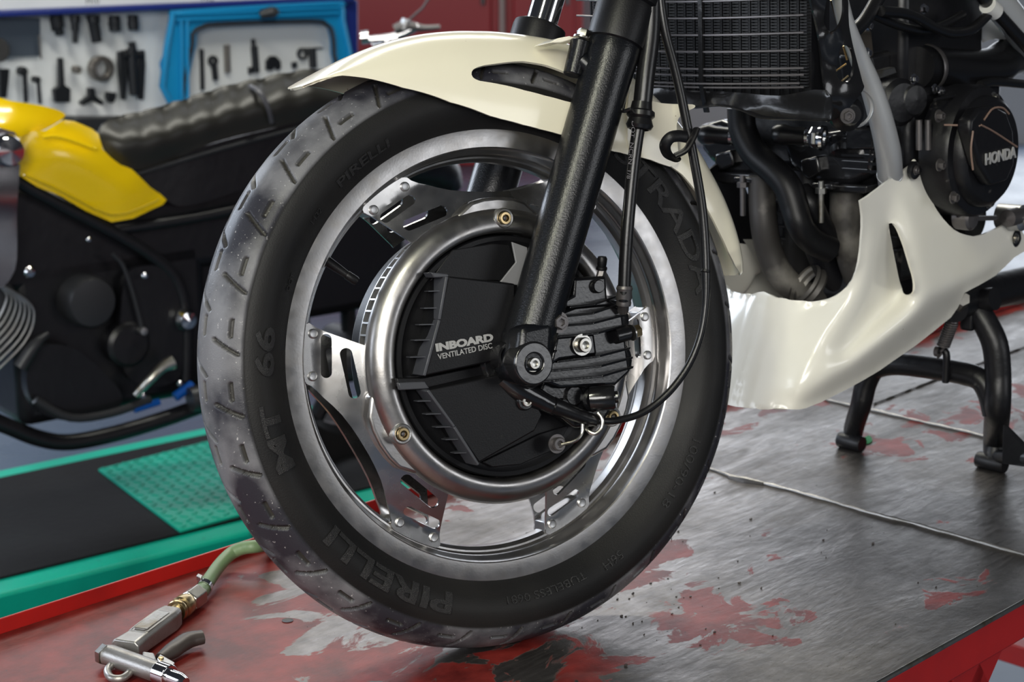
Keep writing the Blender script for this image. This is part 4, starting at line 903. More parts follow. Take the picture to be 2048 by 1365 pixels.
lines = [
    [(1512, 577, 0), (1560, 597, .035), (1600, 603, .06), (1640, 602, .080), (1670, 592, .095), (1690, 577, .105), (1703, 561, .112), (1712, 543, .118), (1717, 520, .124), (1721, 482, .132), (1722, 440, .139), (1719, 402, .144)],
    [(1455, 812, 0), (1500, 817, .034), (1532, 818, .056), (1570, 819, .076), (1598, 818, .086)],
    [(1490, 680, 0), (1530, 680, .030), (1570, 684, .058), (1610, 690, .084), (1635, 705, .1015)],
    [(1468, 760, 0), (1510, 762, .031), (1550, 768, .060), (1590, 775, .087)],
    [(1733, 440, .1425), (1727, 500, .1385), (1712, 560, .1285), (1690, 610, .1195), (1665, 655, .112), (1638, 705, .1045), (1609, 750, .0975), (1592, 778, .0925)],
    [(1766, 440, .1440), (1754, 500, .1405), (1740, 560, .1325), (1720, 620, .1240), (1699, 665, .1175), (1678, 702, .1125)],
    [(1778, 452, .139), (1785, 495, .132), (1792, 535, .127), (1801, 578, .123), (1785, 607, .1205), (1750, 642, .1165), (1715, 677, .1135), (1684, 706, .1120)],
    [(1786, 448, .149), (1806, 486, .158), (1820, 532, .162), (1830, 578, .164), (1824, 605, .160), (1795, 630, .151), (1755, 659, .140), (1715, 690, .127), (1690, 709, .1170)],
    [(1770, 365, .150), (1795, 400, .156), (1812, 433, .161), (1832, 515, .167), (1845, 560, .169), (1858, 594, .170), (1830, 622, .166), (1800, 648, .159), (1762, 678, .149), (1720, 708, .137), (1680, 737, .124), (1640, 766, .1105), (1608, 790, .0975)],
    [(2026, 515, .158), (1987, 552, .156), (1958, 569, .152), (1914, 614, .142), (1868, 660, .131), (1789, 718, .118), (1726, 759, .106), (1657, 795, .094), (1624, 810, .089), (1598, 818, .086)],
    [(1858, 594, .170), (1905, 577, .171), (1960, 556, .171), (2000, 528, .169), (2056, 492, .165)],
    [(1834, 330, .155), (1861, 400, .160), (1900, 455, .165), (1944, 473, .167), (1967, 468, .167), (2028, 436, .166)],
    [(1850, 470, .166), (1890, 520, .169), (1950, 520, .170)]]
ctl = []
for ln in lines:
    for p, q in zip(ln[:-1], ln[1:]):
        k_ = max(1, int(math.hypot(q[0]-p[0], q[1]-p[1])/12))
        ctl += [tuple(p[i]+(q[i]-p[i])*j/k_ for i in range(3)) for j in range(k_)]
    ctl.append(ln[-1])
ctl = [(a, b_, c_-.012) for a, b_, c_ in ctl]
nearL = [(1529, 584), (1545, 591), (1560, 597), (1578, 600.5)]+nearL[1:-4]+[(1598, 818), (1570, 819), (1532, 818), (1500, 817), (1471, 814), (1477, 790), (1484, 761), (1495, 720), (1506, 680), (1518, 632)]
def mir(p): q = A(p)-OB; return A(p)-2*(q@LB)*LB
vs_, fs_ = region(nearL, [hole], 6); Lf = field(vs_, fs_, ctl, 9); keep = fs_
bl0 = [(1529, 584), (1518, 632), (1506, 680), (1495, 720), (1484, 761), (1477, 790), (1471, 814)]
for i_, p in enumerate(vs_):                                 # the edge that meets the other half lies in the middle plane
    xl = np.interp(p[1], [q[1] for q in bl0], [q[0] for q in bl0]); k_ = min(1, max(0, (p[0]-xl)/30)); Lf[i_] = Lf[i_]*k_+max(0, (p[0]-xl))*.0008*(1-k_)
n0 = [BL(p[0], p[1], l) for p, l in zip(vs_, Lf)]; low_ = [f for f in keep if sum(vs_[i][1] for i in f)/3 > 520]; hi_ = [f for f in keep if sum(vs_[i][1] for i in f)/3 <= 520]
MB().add([mir(p) for p in n0], [f[::-1] for f in hi_]).obj('far_fairing_shade', BKD, K, 50, solid=.003)  # upper far half of the fairing, its shade put in as black colour
m = MB().add(n0, keep).add([mir(p) for p in n0], [f[::-1] for f in low_])
me = bpy.data.meshes.new('belly_fairing'); me.from_pydata(m.v, [], m.f); bm = bmesh.new(); bm.from_mesh(me); bmesh.ops.remove_doubles(bm, verts=bm.verts, dist=.0006); bm.to_mesh(me); bm.free()
bf = fin('belly_fairing', me, CREAMB, K, 50, solid=.0035)
MB().lathe([(.0001, .006), (.0035, .006), (.004, .003), (.0085, .002), (.0115, -.001), (.0115, -.006)], BL(1832, 341, .156), LB, 28).obj('grommet', HOSE, bf)
bolt_hex(BL(1832, 341, .160), LB, .0042, .003, 'fairing_bolt', STLD, bf)
MB().lathe([(.0001, .006), (.0035, .006), (.004, .003), (.0105, .002), (.0145, -.001), (.0145, -.006)], BL(2032, 477, .155), LB, 28).obj('grommet', HOSE, bf)
bolt_hex(BL(2032, 477, .160), LB, .0048, .003, 'fairing_bolt', STL, bf)
# ---------------------------------------------------------------- centre stand
XS = .80
def SX(px, py, dx=0): return BX(px, py, XS+dx)
f1, f2 = T(1707, 872, .020), T(1988, 912, .020)
st = MB().tube([SX(1725, 770), SX(1745, 740), SX(1790, 729), SX(1860, 736), SX(1930, 748), SX(1955, 756)], [.0150, .0158, .0160, .0160, .0160, .0160], seg=24, smooth=6).obj('stand_crossbar', BLKM, K)
MB().tube([SX(1782, 728), SX(1752, 735), SX(1733, 765), SX(1722, 810), f1+Z*.012, f1-Z*.006], [.0158, .0160, .0160, .0155, .0150, .013], seg=24, smooth=6).obj('stand_leg', BLKM, K)
MB().tube([SX(1952, 618), SX(1970, 645), SX(1990, 690), SX(1996, 750), SX(1995, 820), f2+Z*.03, f2-Z*.004], [.0165, .0175, .0180, .0180, .0180, .0175, .015], seg=24, smooth=6).obj('stand_leg', BLKM, K)
MB().tube([SX(1925, 748), SX(1958, 758), SX(1976, 785), SX(1984, 830)], [.0155, .0160, .0155, .013], seg=22, smooth=5).obj('stand_gusset', BLKM, K)
for f_, s_ in ((f1, 1), (f2, 1.1)):
    c = f_-Z*.008+FB*.006; MB().lathe([(.0001, -.020*s_), (.0115, -.020*s_), (.0125, -.017*s_), (.0125, .017*s_), (.0115, .020*s_), (.0001, .020*s_)], c, l0_ if False else nrm(A([LB[0], LB[1], 0])), 24).obj('stand_foot', BLKM, K)
MB().prism([SX(2006, 850), SX(2080, 925), SX(2080, 938), SX(2004, 928)], LB*.008).obj('foot_lever_web', BLKM, K, bevel=.002)
MB().tube([f2+LB*.004, SX(2060, 918)+LB*.0, SX(2100, 920)], .010, seg=16).obj('foot_lever', BLKM, K)
MB().box(SX(1945, 630), (-FB, LB, UB), (.018, .010, .020)).obj('stand_pivot', BLKM, K, bevel=.004)
MB().tube([SX(1935, 604), SX(1990, 598)], .016, seg=24).obj('pivot_tube', BLKM, K)
MB().tube([BL(1918, 610, .12), BL(1926, 598, .14)], .010, seg=6).obj('pivot_bolt', STL, K)
# return spring
a, b = SX(1909, 632, -.03), SX(1886, 693, -.03); ax = nrm(b-a); x_ = nrm(np.cross(ax, Z)); y_ = np.cross(ax, x_); Lg = np.linalg.norm(b-a); P = []
for i in range(14*14+1):
    t = i/14*2*math.pi; f = i/(14*14); P.append(a+ax*Lg*f+(x_*math.cos(t)+y_*math.sin(t))*(.0045+.0035*min(1, f*4)))
MB().tube([a-ax*.02, a-ax*.004]+P+[b+ax*.008, b+ax*.014+x_*.004, b+ax*.018-x_*.002, b+ax*.012-x_*.006], .0016, seg=7).obj('return_spring', STLD, K)
MB().tube([SX(1874, 703, -.02), SX(1884, 700, -.02), SX(1892, 706, -.02), SX(1893, 725, -.02), SX(1891, 765, -.018)], [.005, .005, .0052, .0052, .005], seg=14, smooth=4).obj('spring_hook', BLKM, K)
MB().lathe([(.0075, 0), (.0075, .006)], SX(1872, 703, -.02), LB, 14, caps=True).obj('hook_nut', STLD, K)
# coolant puddle
pd = MB()
o = relief('coolant_spill', smooth2([(1676, 880), (1692, 874), (1722, 878), (1738, 872), (1744, 884), (1722, 890), (1690, 888)], 4), [], lambda p: 0, lambda x, y, v: T(x, y, .0012), COOLANT, None, .001, 8)
tag(o, 'small bright green puddle under the far foot of the centre stand', 'puddle')
# ================================================================== yellow motorcycle
Yb = thing('motorcycle', 'blurred yellow and black motorcycle with ribbed seat standing on the green lift', 'motorcycle', Y0+Z*LZ)
def yrel(name, outl, ctl_, mat, thick=.01, step=9, par=None, sm=4, holes=()):
    return relief(name, smooth2(outl, sm), holes, ctl_, YP, mat, par if par is not None else Yb, thick, step)
sc = yrel('side_cover', [(42, 272), (90, 262), (128, 240), (165, 250), (196, 268), (205, 300), (240, 330), (262, 338), (300, 375), (332, 400), (300, 420), (222, 444), (120, 392), (40, 352)],
     [(42, 272, .13), (128, 240, .12), (120, 300, .165), (200, 330, .170), (222, 444, .13), (332, 400, .13), (40, 352, .14), (260, 390, .165)], YEL, .006, 12, sm=2)
MB().tube([YP(x, y, .178) for x, y in ((48, 350), (120, 382), (222, 430), (300, 408), (318, 398))], .0022, seg=8, smooth=3).obj('trim_line', YEL2, sc)
MB().tube([YP(x, y, .172) for x, y in ((85, 275), (110, 273), (140, 280), (190, 298))], .004, seg=8, smooth=3).obj('pressed_crease', YEL, sc)
tk = MB()
yrel('fuel_tank', [(-40, 195), (20, 203), (80, 212), (118, 222), (128, 234), (90, 258), (40, 274), (-40, 300)], [(-40, 195, .06), (80, 212, .07), (128, 234, .09), (40, 274, .165), (-40, 300, .17), (30, 240, .155), (-40, 240, .16)], YEL, .006, 12, sm=3)
yrel('tank_badge', [(-20, 285), (20, 262), (34, 280), (38, 330), (32, 420), (28, 540), (-20, 560)], [(0, 300, .17), (20, 420, .18), (0, 540, .17), (-20, 420, .18)], CHRD, .01, 14)
MB().lathe([(.036, -.03), (.036, .02), (.030, .03), (.0001, .032)], YP(12, 300, .17), YN, 28).obj('chrome_horn', CHR, Yb)
seat = [(198, 262), (215, 240), (250, 232), (285, 228), (330, 212), (360, 205), (420, 185), (470, 172), (530, 158), (600, 145), (680, 140), (720, 150), (730, 190), (640, 230), (560, 250), (420, 285), (330, 322), (262, 338), (222, 312), (205, 290)]
ribs = ((222, 252), (262, 243), (308, 231), (356, 218), (404, 203), (456, 186), (508, 174), (562, 162), (620, 154))
cs = [(198, 262, .08), (205, 290, .10), (222, 312, .11), (262, 338, .12), (420, 285, .13), (560, 250, .13), (700, 200, .12), (300, 285, .152), (420, 250, .152), (540, 220, .152), (640, 195, .15), (240, 300, .14), (700, 140, .03)]
for i, (x, y) in enumerate(ribs):                              # rolls of the cushion with a furrow between each two
    cs += [(x-14, y-10, .03), (x, y-8, .045), (x, y+6, .112), (x+4, y+22, .140), (x+16, y+6, .072), (x+20, y+22, .112), (x+22, y-8, .010), (x+24, y+36, .146)]
yrel('seat', seat, cs, SEAT, .02, 7, sm=3)
st_ = [o for o in Yb.children if o.name.startswith('seat')][0]
MB().tube([YP(500, 172, .10), YP(520, 185, .150), YP(536, 215, .166), YP(544, 245, .160)], .007, seg=10, smooth=4, flat=.6).obj('seat_strap', M('seat_strap_grey', (.06, .06, .07), .4), st_)
yrel('tail_panel', [(235, 335), (262, 340), (420, 288), (560, 252), (760, 200), (900, 215), (880, 300), (700, 340), (520, 370), (380, 410), (330, 400)], [(262, 340, .12), (420, 350, .13), (600, 300, .13), (900, 250, .10)], BKD, .01, 16)
MB().tube([YP(262, 352, .135), YP(420, 304, .14), YP(560, 266, .14), YP(720, 225, .13)], .006, seg=10, smooth=3).obj('panel_seam', BKM, Yb)
# frame and engine
MB().box(YP(230, 440, .0), (YD, YN, Z), (.36, .10, .13)).obj('air_box', BKD, Yb, bevel=.03, segs=3)
for pts, r_, l_ in ((((30, 360), (120, 410), (220, 462), (300, 510), (352, 560), (372, 640), (372, 760)), .016, .13), (((-40, 830), (20, 855), (80, 878), (140, 885), (230, 868), (330, 838), (420, 805)), .020, .14), (((220, 462), (420, 430), (640, 380), (860, 330)), .014, .12)):
    MB().tube([YP(x, y, l_) for x, y in pts], r_, seg=14, smooth=5).obj('frame_tube', BKD, Yb)
MB().box(YP(180, 640, -.04), (YD, YN, Z), (.25, .14, .20)).obj('engine_block', BKD, Yb, bevel=.03, segs=3)
MB().box(YP(430, 560, -.05), (YD, YN, Z), (.24, .09, .24)).obj('battery_tray', BKD, Yb, bevel=.03, segs=3)
MB().lathe([(.062, -.05), (.062, .0), (.055, .012), (.030, .016), (.0001, .016)], YP(182, 605, .15), YN, 48).obj('engine_side_cover', BKM, Yb)
MB().lathe([(.055, -.04), (.055, .0), (.045, .008), (.0001, .010)], YP(258, 690, .14), YN, 40).obj('gearbox_cover', BKD, Yb)
yrel('sprocket_guard', [(245, 560), (290, 530), (330, 545), (355, 600), (362, 700), (350, 760), (280, 770), (240, 720)], [(290, 560, .13), (340, 700, .13), (250, 700, .125)], BKD, .02, 18)
yrel('lower_cover', [(60, 700), (130, 690), (200, 740), (240, 800), (180, 840), (90, 830), (50, 780)], [(130, 700, .13), (180, 800, .13)], BKD, .03, 18)
cyl = [o for o in Yb.children if o.name.startswith('engine_block')][0]
for i in range(7):
    MB().tube([YP(-14+i*1, 566+i*0-0, .16)+0*Z, YP(2+i*8, 575+i*4, .16), YP(14+i*9, 595+i*6, .16), YP(0+i*8, 632+i*9, .155), YP(-30, 668+i*16, .15)], .0030, seg=8, smooth=4).obj('cylinder_fin', CAST, cyl)
MB().prism([YP(x, y, .15) for x, y in ((-40, 555), (18, 560), (60, 620), (10, 720), (-40, 760))], -YN*.12).obj('cylinder_barrel', BKM, Yb, bevel=.01)
MB().tube([YP(x, y, .155) for x, y in ((225, 508), (245, 530), (262, 575), (276, 625), (284, 660))], .005, seg=10, smooth=4).obj('breather_pipe', BKM, Yb)
MB().lathe([(.0001, .01), (.009, .009), (.009, -.01)], YP(285, 662, .16), YN, 16).obj('pipe_end', CAST, Yb)
MB().tube([YP(272, 790, .17), YP(300, 760, .19), (YP(325, 735, .19)), YP(345, 725, .19)], [.010, .011, .013, .018], seg=14, smooth=3).obj('kick_lever', STL, Yb)
MB().tube([YP(40, 735, .16), YP(70, 690, .165), YP(96, 668, .16)], [.018, .014, .006], seg=12, smooth=3).obj('starter_housing', BKM, Yb)
for px, py, r_ in ((286, 792, .008), (360, 768, .008), (178, 480, .006), (290, 552, .008), (60, 545, .014)): MB().lathe([(.0001, r_*.6), (r_*.7, r_*.4), (r_, 0)], YP(px, py, .17), YN, 14).obj('cover_bolt', CHR, Yb)
MB().tube([YP(70, 800, .16), YP(140, 836, .17), YP(220, 828, .17), YP(300, 800, .17)], .010, seg=10, smooth=4).obj('gear_linkage', BKM, Yb)
BLUC = M('blue_plastic_part', (.0, .07, .35), .4)
MB().tube([YP(268, 820, .17), YP(318, 804, .17)], .009, seg=10).obj('blue_hose_end', BLUC, Yb); MB().tube([YP(350, 795, .15), YP(385, 770, .15)], .012, seg=10).obj('blue_hose_end', BLUC, Yb)
MB().lathe([(.0001, .02), (.02, .015), (.028, 0), (.024, -.02)], YP(372, 640, .16), YN, 20).obj('indicator', CHR, Yb)
# rear wheel, swing arm and silencer seen through the front wheel of the other machine
rc = YP(700, 700, .0)
MB().lathe([(.225, -.05), (.290, -.062), (.322, -.030), (.325, 0), (.322, .030), (.290, .062), (.225, .05)], rc, YN, 64).obj('rear_tyre', RUB, Yb)
MB().lathe([(.228, -.04), (.205, -.02), (.205, .02), (.228, .04)], rc, YN, 48).obj('rear_rim', BKM, Yb)
m = MB()
for i in range(5):
    a_ = i*72+20; q = math.radians(a_); m.tube([rc+(YD*math.cos(q)+Z*math.sin(q))*.03, rc+(YD*math.cos(q)+Z*math.sin(q))*.21], .022, seg=8)
m.obj('rear_spokes', BKD, Yb); MB().lathe([(.06, -.08), (.06, .08)], rc, YN, 24, caps=True).obj('rear_hub', BKM, Yb)
MB().tube([YP(430, 735, .13), YP(560, 715, .12), YP(700, 700, .12)], .03, seg=14, smooth=3).obj('swing_arm', BKD, Yb)
MB().tube([YP(380, 800, .18), YP(560, 760, .2), YP(860, 690, .2)], [.03, .045, .05], seg=20, smooth=3).obj('silencer', BKM, Yb)
MB().box(YP(640, 500, -.02), (YD, YN, Z), (.22, .10, .16)).obj('rear_mudguard', BKD, Yb, bevel=.03)
MB().tube([YP(900, 380, 0), YP(880, 350, .0), YP(840, 330, .02), YP(760, 340, .03)], [.04, .06, .06, .03], seg=16, smooth=3).obj('tail_unit', BKD, Yb)

# ================================================================== tool wall
def rot2(v, a): return A([v[0]*math.cos(a)-v[1]*math.sin(a), v[0]*math.sin(a)+v[1]*math.cos(a), 0])
WD = nrm(A([.752, .659, 0])); WN = A([WD[1], -WD[0], 0]); W0 = A([-1.5, 6.5, 0])
def TP(px, py, l=0): return hit(px, py, W0+WN*l, WN)
def tbox(x0, y0, x1, y1, l0, l1, name, mat, par=None, bevel=.004):
    return MB().prism([TP(x, y, l1) for x, y in ((x0, y0), (x1, y0), (x1, y1), (x0, y1))], -WN*(l1-l0)).obj(name, mat, par, bevel=bevel)
o = MB().prism([TP(x, y, 0) for x, y in ((-60, -60), (688, -60), (688, 300), (-60, 300))], -WN*.02).obj('tool_board', WPAN, smooth=0); tag(o, 'large white board carrying rows of black special tools', 'board')
o = MB().prism([TP(x, y, .012) for x, y in ((-60, 36), (80, 36), (80, 112), (-60, 116))], -WN*.010).obj('grey_display_card', M('slate_card', (.07, .09, .12), .5), smooth=0); tag(o, 'slate grey rectangular panel at the left end of the tool board', 'panel')
o = MB().prism([TP(x, y, .09) for x, y in ((-60, 24), (712, -8), (712, 4), (-60, 37))], -WN*.07).obj('shelf_rail', NAVY, bevel=.006); tag(o, 'dark blue rail running across the top of the tool board', 'rail')
o = MB().prism([TP(x, y, .06) for x, y in ((684, 0), (717, 0), (717, 120), (684, 130))], -WN*.06).obj('shelf_upright', NAVY, bevel=.006); tag(o, 'dark blue upright post at the right end of the tool board', 'post')
o = MB().prism([TP(x, y, .05) for x, y in ((-60, -40), (700, -70), (700, -8), (-60, 23))], -WN*.05).obj('parts_label_strip', WPAN, smooth=0, bevel=.003); tag(o, 'white label strip above the dark blue rail', 'label strip')
for px, py, s_ in ((185, 3, 'M10'), (415, -3, 'M12')):
    a_ = TP(px, py, .0502); text('printed_size', s_, .030, lambda x, y, z: a_+WD*x+Z*y+WN*z, STLD, o, .0003)
# blue case: outer tray, inner grey tray
case = thing('tool_case', 'bright blue open tool case with rounded grey inner tray on the board', 'case', TP(510, 200, .02))
of = smooth2([(344, 40), (352, 28), (380, 24), (660, 8), (680, 14), (684, 40), (684, 230), (352, 230)], 3)
inn = smooth2([(385, 90), (388, 64), (405, 54), (440, 48), (620, 42), (652, 48), (664, 66), (668, 110), (668, 240), (385, 240)], 3)
relief('outer_frame', of, [inn], lambda p: .07, TP, BLUE, case, .05, 14)
relief('inner_tray', inn, [], lambda p: .03, TP, M('pale_grey_tray', (.72, .73, .73), .45), case, .01, 30)
for pts, r_ in ((of[:], .010), (inn[:], .008)):
    MB().tube([TP(x, y, .10) for x, y in pts]+[TP(*pts[0], .10)], r_, seg=8).obj('tray_rim', BLUE if r_ > .009 else BKM, case)
for x in (362, 374): MB().tube([TP(x, 36, .105), TP(x+2, 225, .105)], .006, seg=8).obj('frame_ridge', BLUE, case)
for y in (30, 40): MB().tube([TP(352, y, .105), TP(678, y-14, .105)], .006, seg=8).obj('frame_ridge', BLUE, case)
MB().tube([TP(520, 30, .11), TP(545, 24, .13), TP(552, 30, .14)], [.016, .022, .016], seg=14, smooth=3).obj('case_latch', BKM, case)
# hanging tools
def tl(name, label, parts, mat=TOOL):
    m = MB()
    for p in parts:
        k = p[0]
        if k == 'c': m.tube([TP(x, y, l) for x, y, l in p[1]], [r*.0018 for r in p[2]] if hasattr(p[2], '__len__') else p[2]*.0018, seg=14)
        elif k == 'p': m.prism([TP(x, y, .045) for x, y in p[1]], -WN*.022)
        elif k == 'r':
            c_ = TP(p[1], p[2], .05); m.lathe([(p[3]*.0018, -.03), (p[3]*.0018, 0), (p[4]*.0018, .002), (p[4]*.0018, -.03)], c_, WN, 28)
    o = m.obj(name, mat, None, 35, bevel=.002); tag(o, label, 'tool', 'special tools on the white board'); return o
def cy(x0, y0, x1, y1, r): return ('c', [(x0, y0, .04), (x1, y1, .04)], r)
tl('bearing_puller', 'dark knurled puller hanging below the rail, leftmost of the top row', [cy(112, 30, 116, 55, 13), cy(116, 55, 120, 70, 9), cy(103, 36, 108, 62, 5)])
tl('socket_driver', 'slim two-step driver hanging right of the knurled puller', [cy(149, 30, 150, 62, 8), cy(150, 60, 150, 86, 6), cy(150, 30, 150, 46, 10)])
tl('tube_drift', 'long black tube drift slanting in the middle of the top row', [cy(184, 32, 194, 84, 11), cy(186, 30, 187, 46, 13)])
tl('impact_socket', 'black socket with light band, fourth in the top row', [cy(228, 32, 230, 62, 12), cy(228, 44, 229, 50, 13)])
tl('impact_socket', 'black socket at the right end of the top row', [cy(265, 30, 267, 60, 11), cy(266, 46, 266, 52, 12)])
tl('t_gauge', 'black tee-shaped tool with flared square foot', [('p', [(119, 116), (127, 116), (130, 170), (142, 178), (141, 205), (112, 205), (108, 180), (119, 172)])])
tl('ring_spanner', 'large round ring tool with open middle', [('r', 206, 138, 26, 15)], TOOLS)
tl('small_washer_tool', 'small round washer outlined between the tee tool and the ring', [('r', 157, 140, 8, 4)], TOOLS)
tl('leg_puller', 'big black three-legged puller with pointed top', [cy(263, 84, 267, 104, 8), cy(262, 96, 268, 190, 10), ('p', [(238, 105), (252, 100), (256, 130), (252, 200), (246, 200), (240, 150)]), ('p', [(276, 105), (290, 100), (292, 130), (288, 200), (280, 200), (274, 150)]), cy(246, 110, 286, 108, 8)])
tl('three_arm_star', 'black three-pointed star tool below the ring', [('p', [(178, 176), (190, 176), (192, 192), (208, 204), (204, 211), (186, 202), (166, 212), (161, 205), (178, 192)])])
tl('small_clamp', 'small dark clamp beneath the three-legged puller', [('p', [(216, 184), (234, 186), (232, 198), (228, 206), (220, 206), (214, 196)])])
tl('pin_wrench', 'short dark rod with round head, far left of the lower row', [cy(49, 142, 52, 205, 5), ('r', 48, 143, 9, 1)])
tl('pin_wrench', 'thin dark rod with bright head beside the other rod', [cy(76, 158, 80, 208, 4), ('r', 76, 160, 7, 1)])
tl('flat_drift', 'dark wide drift cut by the left edge of the frame', [('p', [(0, 138), (20, 138), (18, 160), (14, 196), (2, 196)])])
tl('round_knob_tool', 'large black round knob at the left edge above the yellow tank', [('c', [(-6, 100, .05), (-6, 100.1, .12)], 24)], BLK)
tl('hook_pin', 'thin upright pin beside the slate panel', [cy(78, 70, 82, 118, 2)], TOOLS)
for nm, lb, pr_ in (('valve_tool', 'dark upright bar, leftmost inside the blue case', [cy(403, 98, 405, 180, 5)]),
     ('eye_driver', 'driver with round eye inside the blue case, second from its left', [('r', 428, 122, 11, 5), cy(428, 130, 431, 160, 7)]),
     ('brown_guide', 'pale brown guide rod in the left middle of the blue case', [cy(453, 90, 455, 145, 7)]),
     ('tall_guide', 'tall rod with cylindrical head in the middle of the blue case', [cy(506, 78, 507, 92, 5), cy(508, 92, 512, 145, 8)]),
     ('half_disc_gauge', 'black half-disc gauge in the right middle of the blue case', [('p', [(533, 140), (533, 122), (541, 112), (552, 112), (562, 122), (563, 136), (556, 142), (550, 134), (545, 142)])]),
     ('short_collar', 'short dark collar to the right of the half-disc gauge', [cy(588, 124, 589, 136, 7)]),
     ('ring_and_tube', 'tube with ring handle at the right of the blue case', [cy(624, 96, 626, 136, 9), ('r', 607, 108, 13, 8), cy(610, 98, 646, 96, 2)]),
     ('stub_pin', 'short grey stub standing low in the blue case', [cy(500, 134, 500, 148, 5)])):
    o = tl(nm, lb, pr_, TOOLS if 'brown' in nm else TOOL); o['group'] = 'tools in the blue case'
o = tbox(150, 236, 330, 262, 0, .10, 'bench_parts_tray', BKM); tag(o, 'dark tray of small parts along the foot of the white board', 'tray')

# handlebar of a third machine behind the white mudguard
hb = thing('handlebar', 'chrome handlebar controls showing above the white mudguard', 'handlebar', hit(760, 70, A([0, 5.5, 0]), A([0, 1., 0])))
def HP(px, py, d=5.4): q = ray(px, py); return CAM+q*(d/q[1])
MB().tube([HP(724, 80), HP(760, 78), HP(800, 70), HP(838, 52)], .012, seg=12, smooth=4).obj('bar', CHR, hb)
MB().tube([HP(722, 76), HP(738, 74)], .020, seg=14).obj('bar_end', CHR, hb)
MB().tube([HP(790, 60), HP(812, 52), HP(845, 56), HP(880, 54)], [.016, .018, .010, .007], seg=12, smooth=4).obj('lever', STLD, hb)
MB().tube([HP(808, 58), HP(815, 40)], .018, seg=12).obj('clamp', CAST, hb)
MB().tube([HP(818, 40), HP(845, 16), HP(862, -10)], .0035, seg=8).obj('mirror_stem', STLD, hb)
MB().tube([HP(745, 92), HP(775, 84), HP(800, 84)], [.014, .022, .012], seg=12, smooth=3).obj('master_cylinder', CHR, hb)

# ================================================================== air blow gun on the table
G = thing('air_blow_gun', 'worn grey metal air blow gun with green hose lying on the table', 'air gun', T(300, 1260))
h_ = .014
def Gp(px, py, z): return T(px, py, z)
# barrel
MB().tube([Gp(208, 1310, h_), Gp(222, 1311, h_), Gp(250, 1322, h_), Gp(318, 1346, h_)], [.0105, .0112, .0115, .0112], seg=28).obj('barrel', GUN, G)
ba = [o for o in G.children if o.name.startswith('barrel')][0]
MB().tube([Gp(316, 1345, h_), Gp(340, 1354, h_)], .0122, seg=28).obj('nozzle_collar', CHR, G, bevel=.001)
MB().tube([Gp(338, 1353, h_), Gp(362, 1362, h_), Gp(372, 1366, h_)], [.0085, .008, .005], seg=20).obj('nozzle', CHR, G)
MB().tube([Gp(206, 1308, h_), Gp(214, 1312, h_)], .0118, seg=6).obj('end_cap', STL, G)
# tapered handle
a, b = Gp(250, 1300, h_), Gp(345, 1230, h_-.001); t = nrm(b-a); s_ = np.cross(Z, t)
vs_ = []
for k, (f, w_, hh) in enumerate(((0, .017, .0105), (.25, .0145, .010), (.5, .0145, .0105), (.85, .0150, .011), (1.0, .0125, .0105))):
    c = a+(b-a)*f
    vs_ += [c+s_*w_-Z*hh, c+s_*w_*1.0+Z*hh*.6, c+s_*w_*.75+Z*hh, c-s_*w_*.75+Z*hh, c-s_*w_+Z*hh*.6, c-s_*w_-Z*hh]
ff = [tuple(range(6))[::-1], tuple(24+i for i in range(6))]
for k in range(4):
    for i in range(6): ff.append((k*6+i, k*6+(i+1) % 6, (k+1)*6+(i+1) % 6, (k+1)*6+i))
hd = MB().add(vs_, ff).obj('handle', GUN, G, bevel=.0018, segs=3)
out = slot2((.35, 0), (.80, 0), .0075)
def onh(f, v, z): return a+(b-a)*f+s_*v+Z*(h_*0+z)
L_ = np.linalg.norm(b-a)
rim_ = [onh(.33+.52*(i/11), .0068*math.sin(math.pi*min(1, max(0, .5))), .0102) for i in range(12)]
pad = [onh(f, v, .0098) for f, v in ((.30, .006), (.34, .0085), (.80, .0088), (.84, .006), (.84, -.006), (.80, -.0088), (.34, -.0085), (.30, -.006))]
MB().prism(pad, Z*.0012).obj('knurled_pad', STLD, hd, bevel=.0006)
m = MB()
for i in range(26): f = .34+.46*i/25; m.box(onh(f, 0, .0112), (t, s_, Z), (.0006, .0078, .0004))
m.obj('knurling', STL, hd, smooth=0)
MB().tube([onh(.27, .0, .0098)+s_*y for y in (-.0095, 0, .0095)]+[onh(f, .0105, .0098) for f in (.4, .6, .8)]+[onh(.87, y, .0098) for y in (.008, 0, -.008)]+[onh(f, -.0105, .0098) for f in (.8, .6, .4, .29)], .0012, seg=8).obj('pad_rim', GUN, hd)
# trigger lever
MB().tube([Gp(322, 1318, .010), Gp(345, 1302, .011), Gp(375, 1282, .012), Gp(405, 1275, .012)], [.0075, .0105, .0110, .0095], seg=20, smooth=5, flat=.8).obj('trigger_lever', GUND, G)
MB().prism([Gp(x, y, .021) for x, y in ((314, 1318), (320, 1308), (330, 1314), (349, 1325), (346, 1332), (325, 1330))], -Z*.012).obj('trigger_bracket', STL, G, bevel=.001)
MB().lathe([(.0030, 0), (.0030, .0015), (.0001, .002)], Gp(322, 1318, .021), Z, 14).obj('pivot_pin', BRON, G)
MB().prism([Gp(x, y, .018) for x, y in ((285, 1303), (308, 1306), (312, 1318), (300, 1330), (285, 1322))], -Z*.010).obj('valve_body', GUN, G, bevel=.0015)
# hanging ring
MB().tube([Gp(226, 1328, .010), Gp(215, 1342, .008), Gp(222, 1356, .007), Gp(242, 1358, .007), Gp(258, 1348, .009), Gp(262, 1338, .010)], .0042, seg=14, smooth=5).obj('hanging_ring', GUN, G)
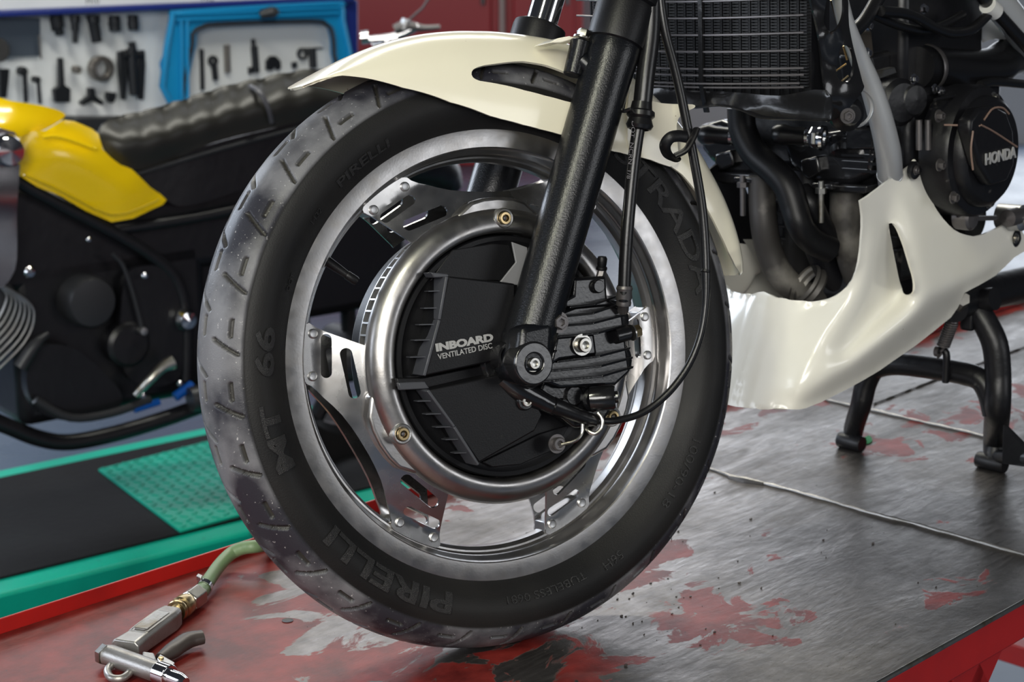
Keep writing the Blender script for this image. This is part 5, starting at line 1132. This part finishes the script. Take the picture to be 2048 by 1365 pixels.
# coupling, hex nut, clamp, hose
def gt(p, q, rs, nm, mat, seg=28, sm=0): return MB().tube([Gp(*p), Gp(*q)], rs, seg=seg).obj(nm, mat, G, bevel=.0008)
gt((344, 1229, h_), (356, 1220, h_), [.0075, .0075], 'coupling_neck', STL)
ca_ = Gp(352, 1224, h_); ax = nrm(Gp(395, 1192, h_)-ca_)
MB().lathe([(.0060, 0), (.0118, 0), (.0128, .002), (.0128, .005), (.0115, .007), (.0115, .010), (.0132, .012), (.0132, .022), (.0120, .025), (.0110, .029)], ca_, ax, 32).obj('coupling_sleeve', BRON, G)
cb2 = ca_+ax*.028
MB().lathe([(.0001, 0), (.0125, 0), (.0135, .002), (.0135, .024), (.0110, .028), (.0001, .028)], cb2, ax, 6).obj('hex_nut', STL, G, smooth=20, bevel=.0008)
p0_ = Gp(408, 1176, .014)
MB().tube([cb2+ax*.026, p0_, Gp(424, 1152, .016), Gp(440, 1130, .018), Gp(462, 1108, .022), Gp(486, 1097, .028), Gp(515, 1093, .030), Gp(548, 1086, .014), Gp(600, 1066, .010), Gp(700, 1035, .010)], [.0085, .0085]+[.0082]*8, seg=20, smooth=6).obj('air_hose', GRN2, G)
MB().lathe([(.0092, -.004), (.0100, -.004), (.0100, .004), (.0092, .004)], p0_, nrm(Gp(424, 1152, .016)-p0_), 28).obj('hose_clamp', CHR, G)
MB().box(p0_+Z*.010-TN*.008, (nrm(Gp(424, 1152, .016)-p0_), TN, Z), (.0035, .0045, .003)).obj('clamp_screw', STL, G, bevel=.0006)
# crumbs of dried rubber and paint on the table
m = MB(); rnd = random.Random(3)
for i in range(90):
    s_, t_ = rnd.uniform(.25, 1.0), rnd.uniform(.15, .72)
    if rnd.random() < .65: s_, t_ = rnd.gauss(.60, .08), rnd.gauss(.42, .10)
    r0 = rnd.uniform(.0004, .0014); m.box(TT(s_, min(max(t_, .05), .75), r0*.6), (nrm(A([rnd.random(), rnd.random(), .2])), TN, Z), (r0, r0*.7, r0*.6))
o = m.obj('dirt_crumbs', GUND, smooth=0); tag(o, 'dark crumbs of dirt scattered over the bare table top', 'dirt', kind='stuff')
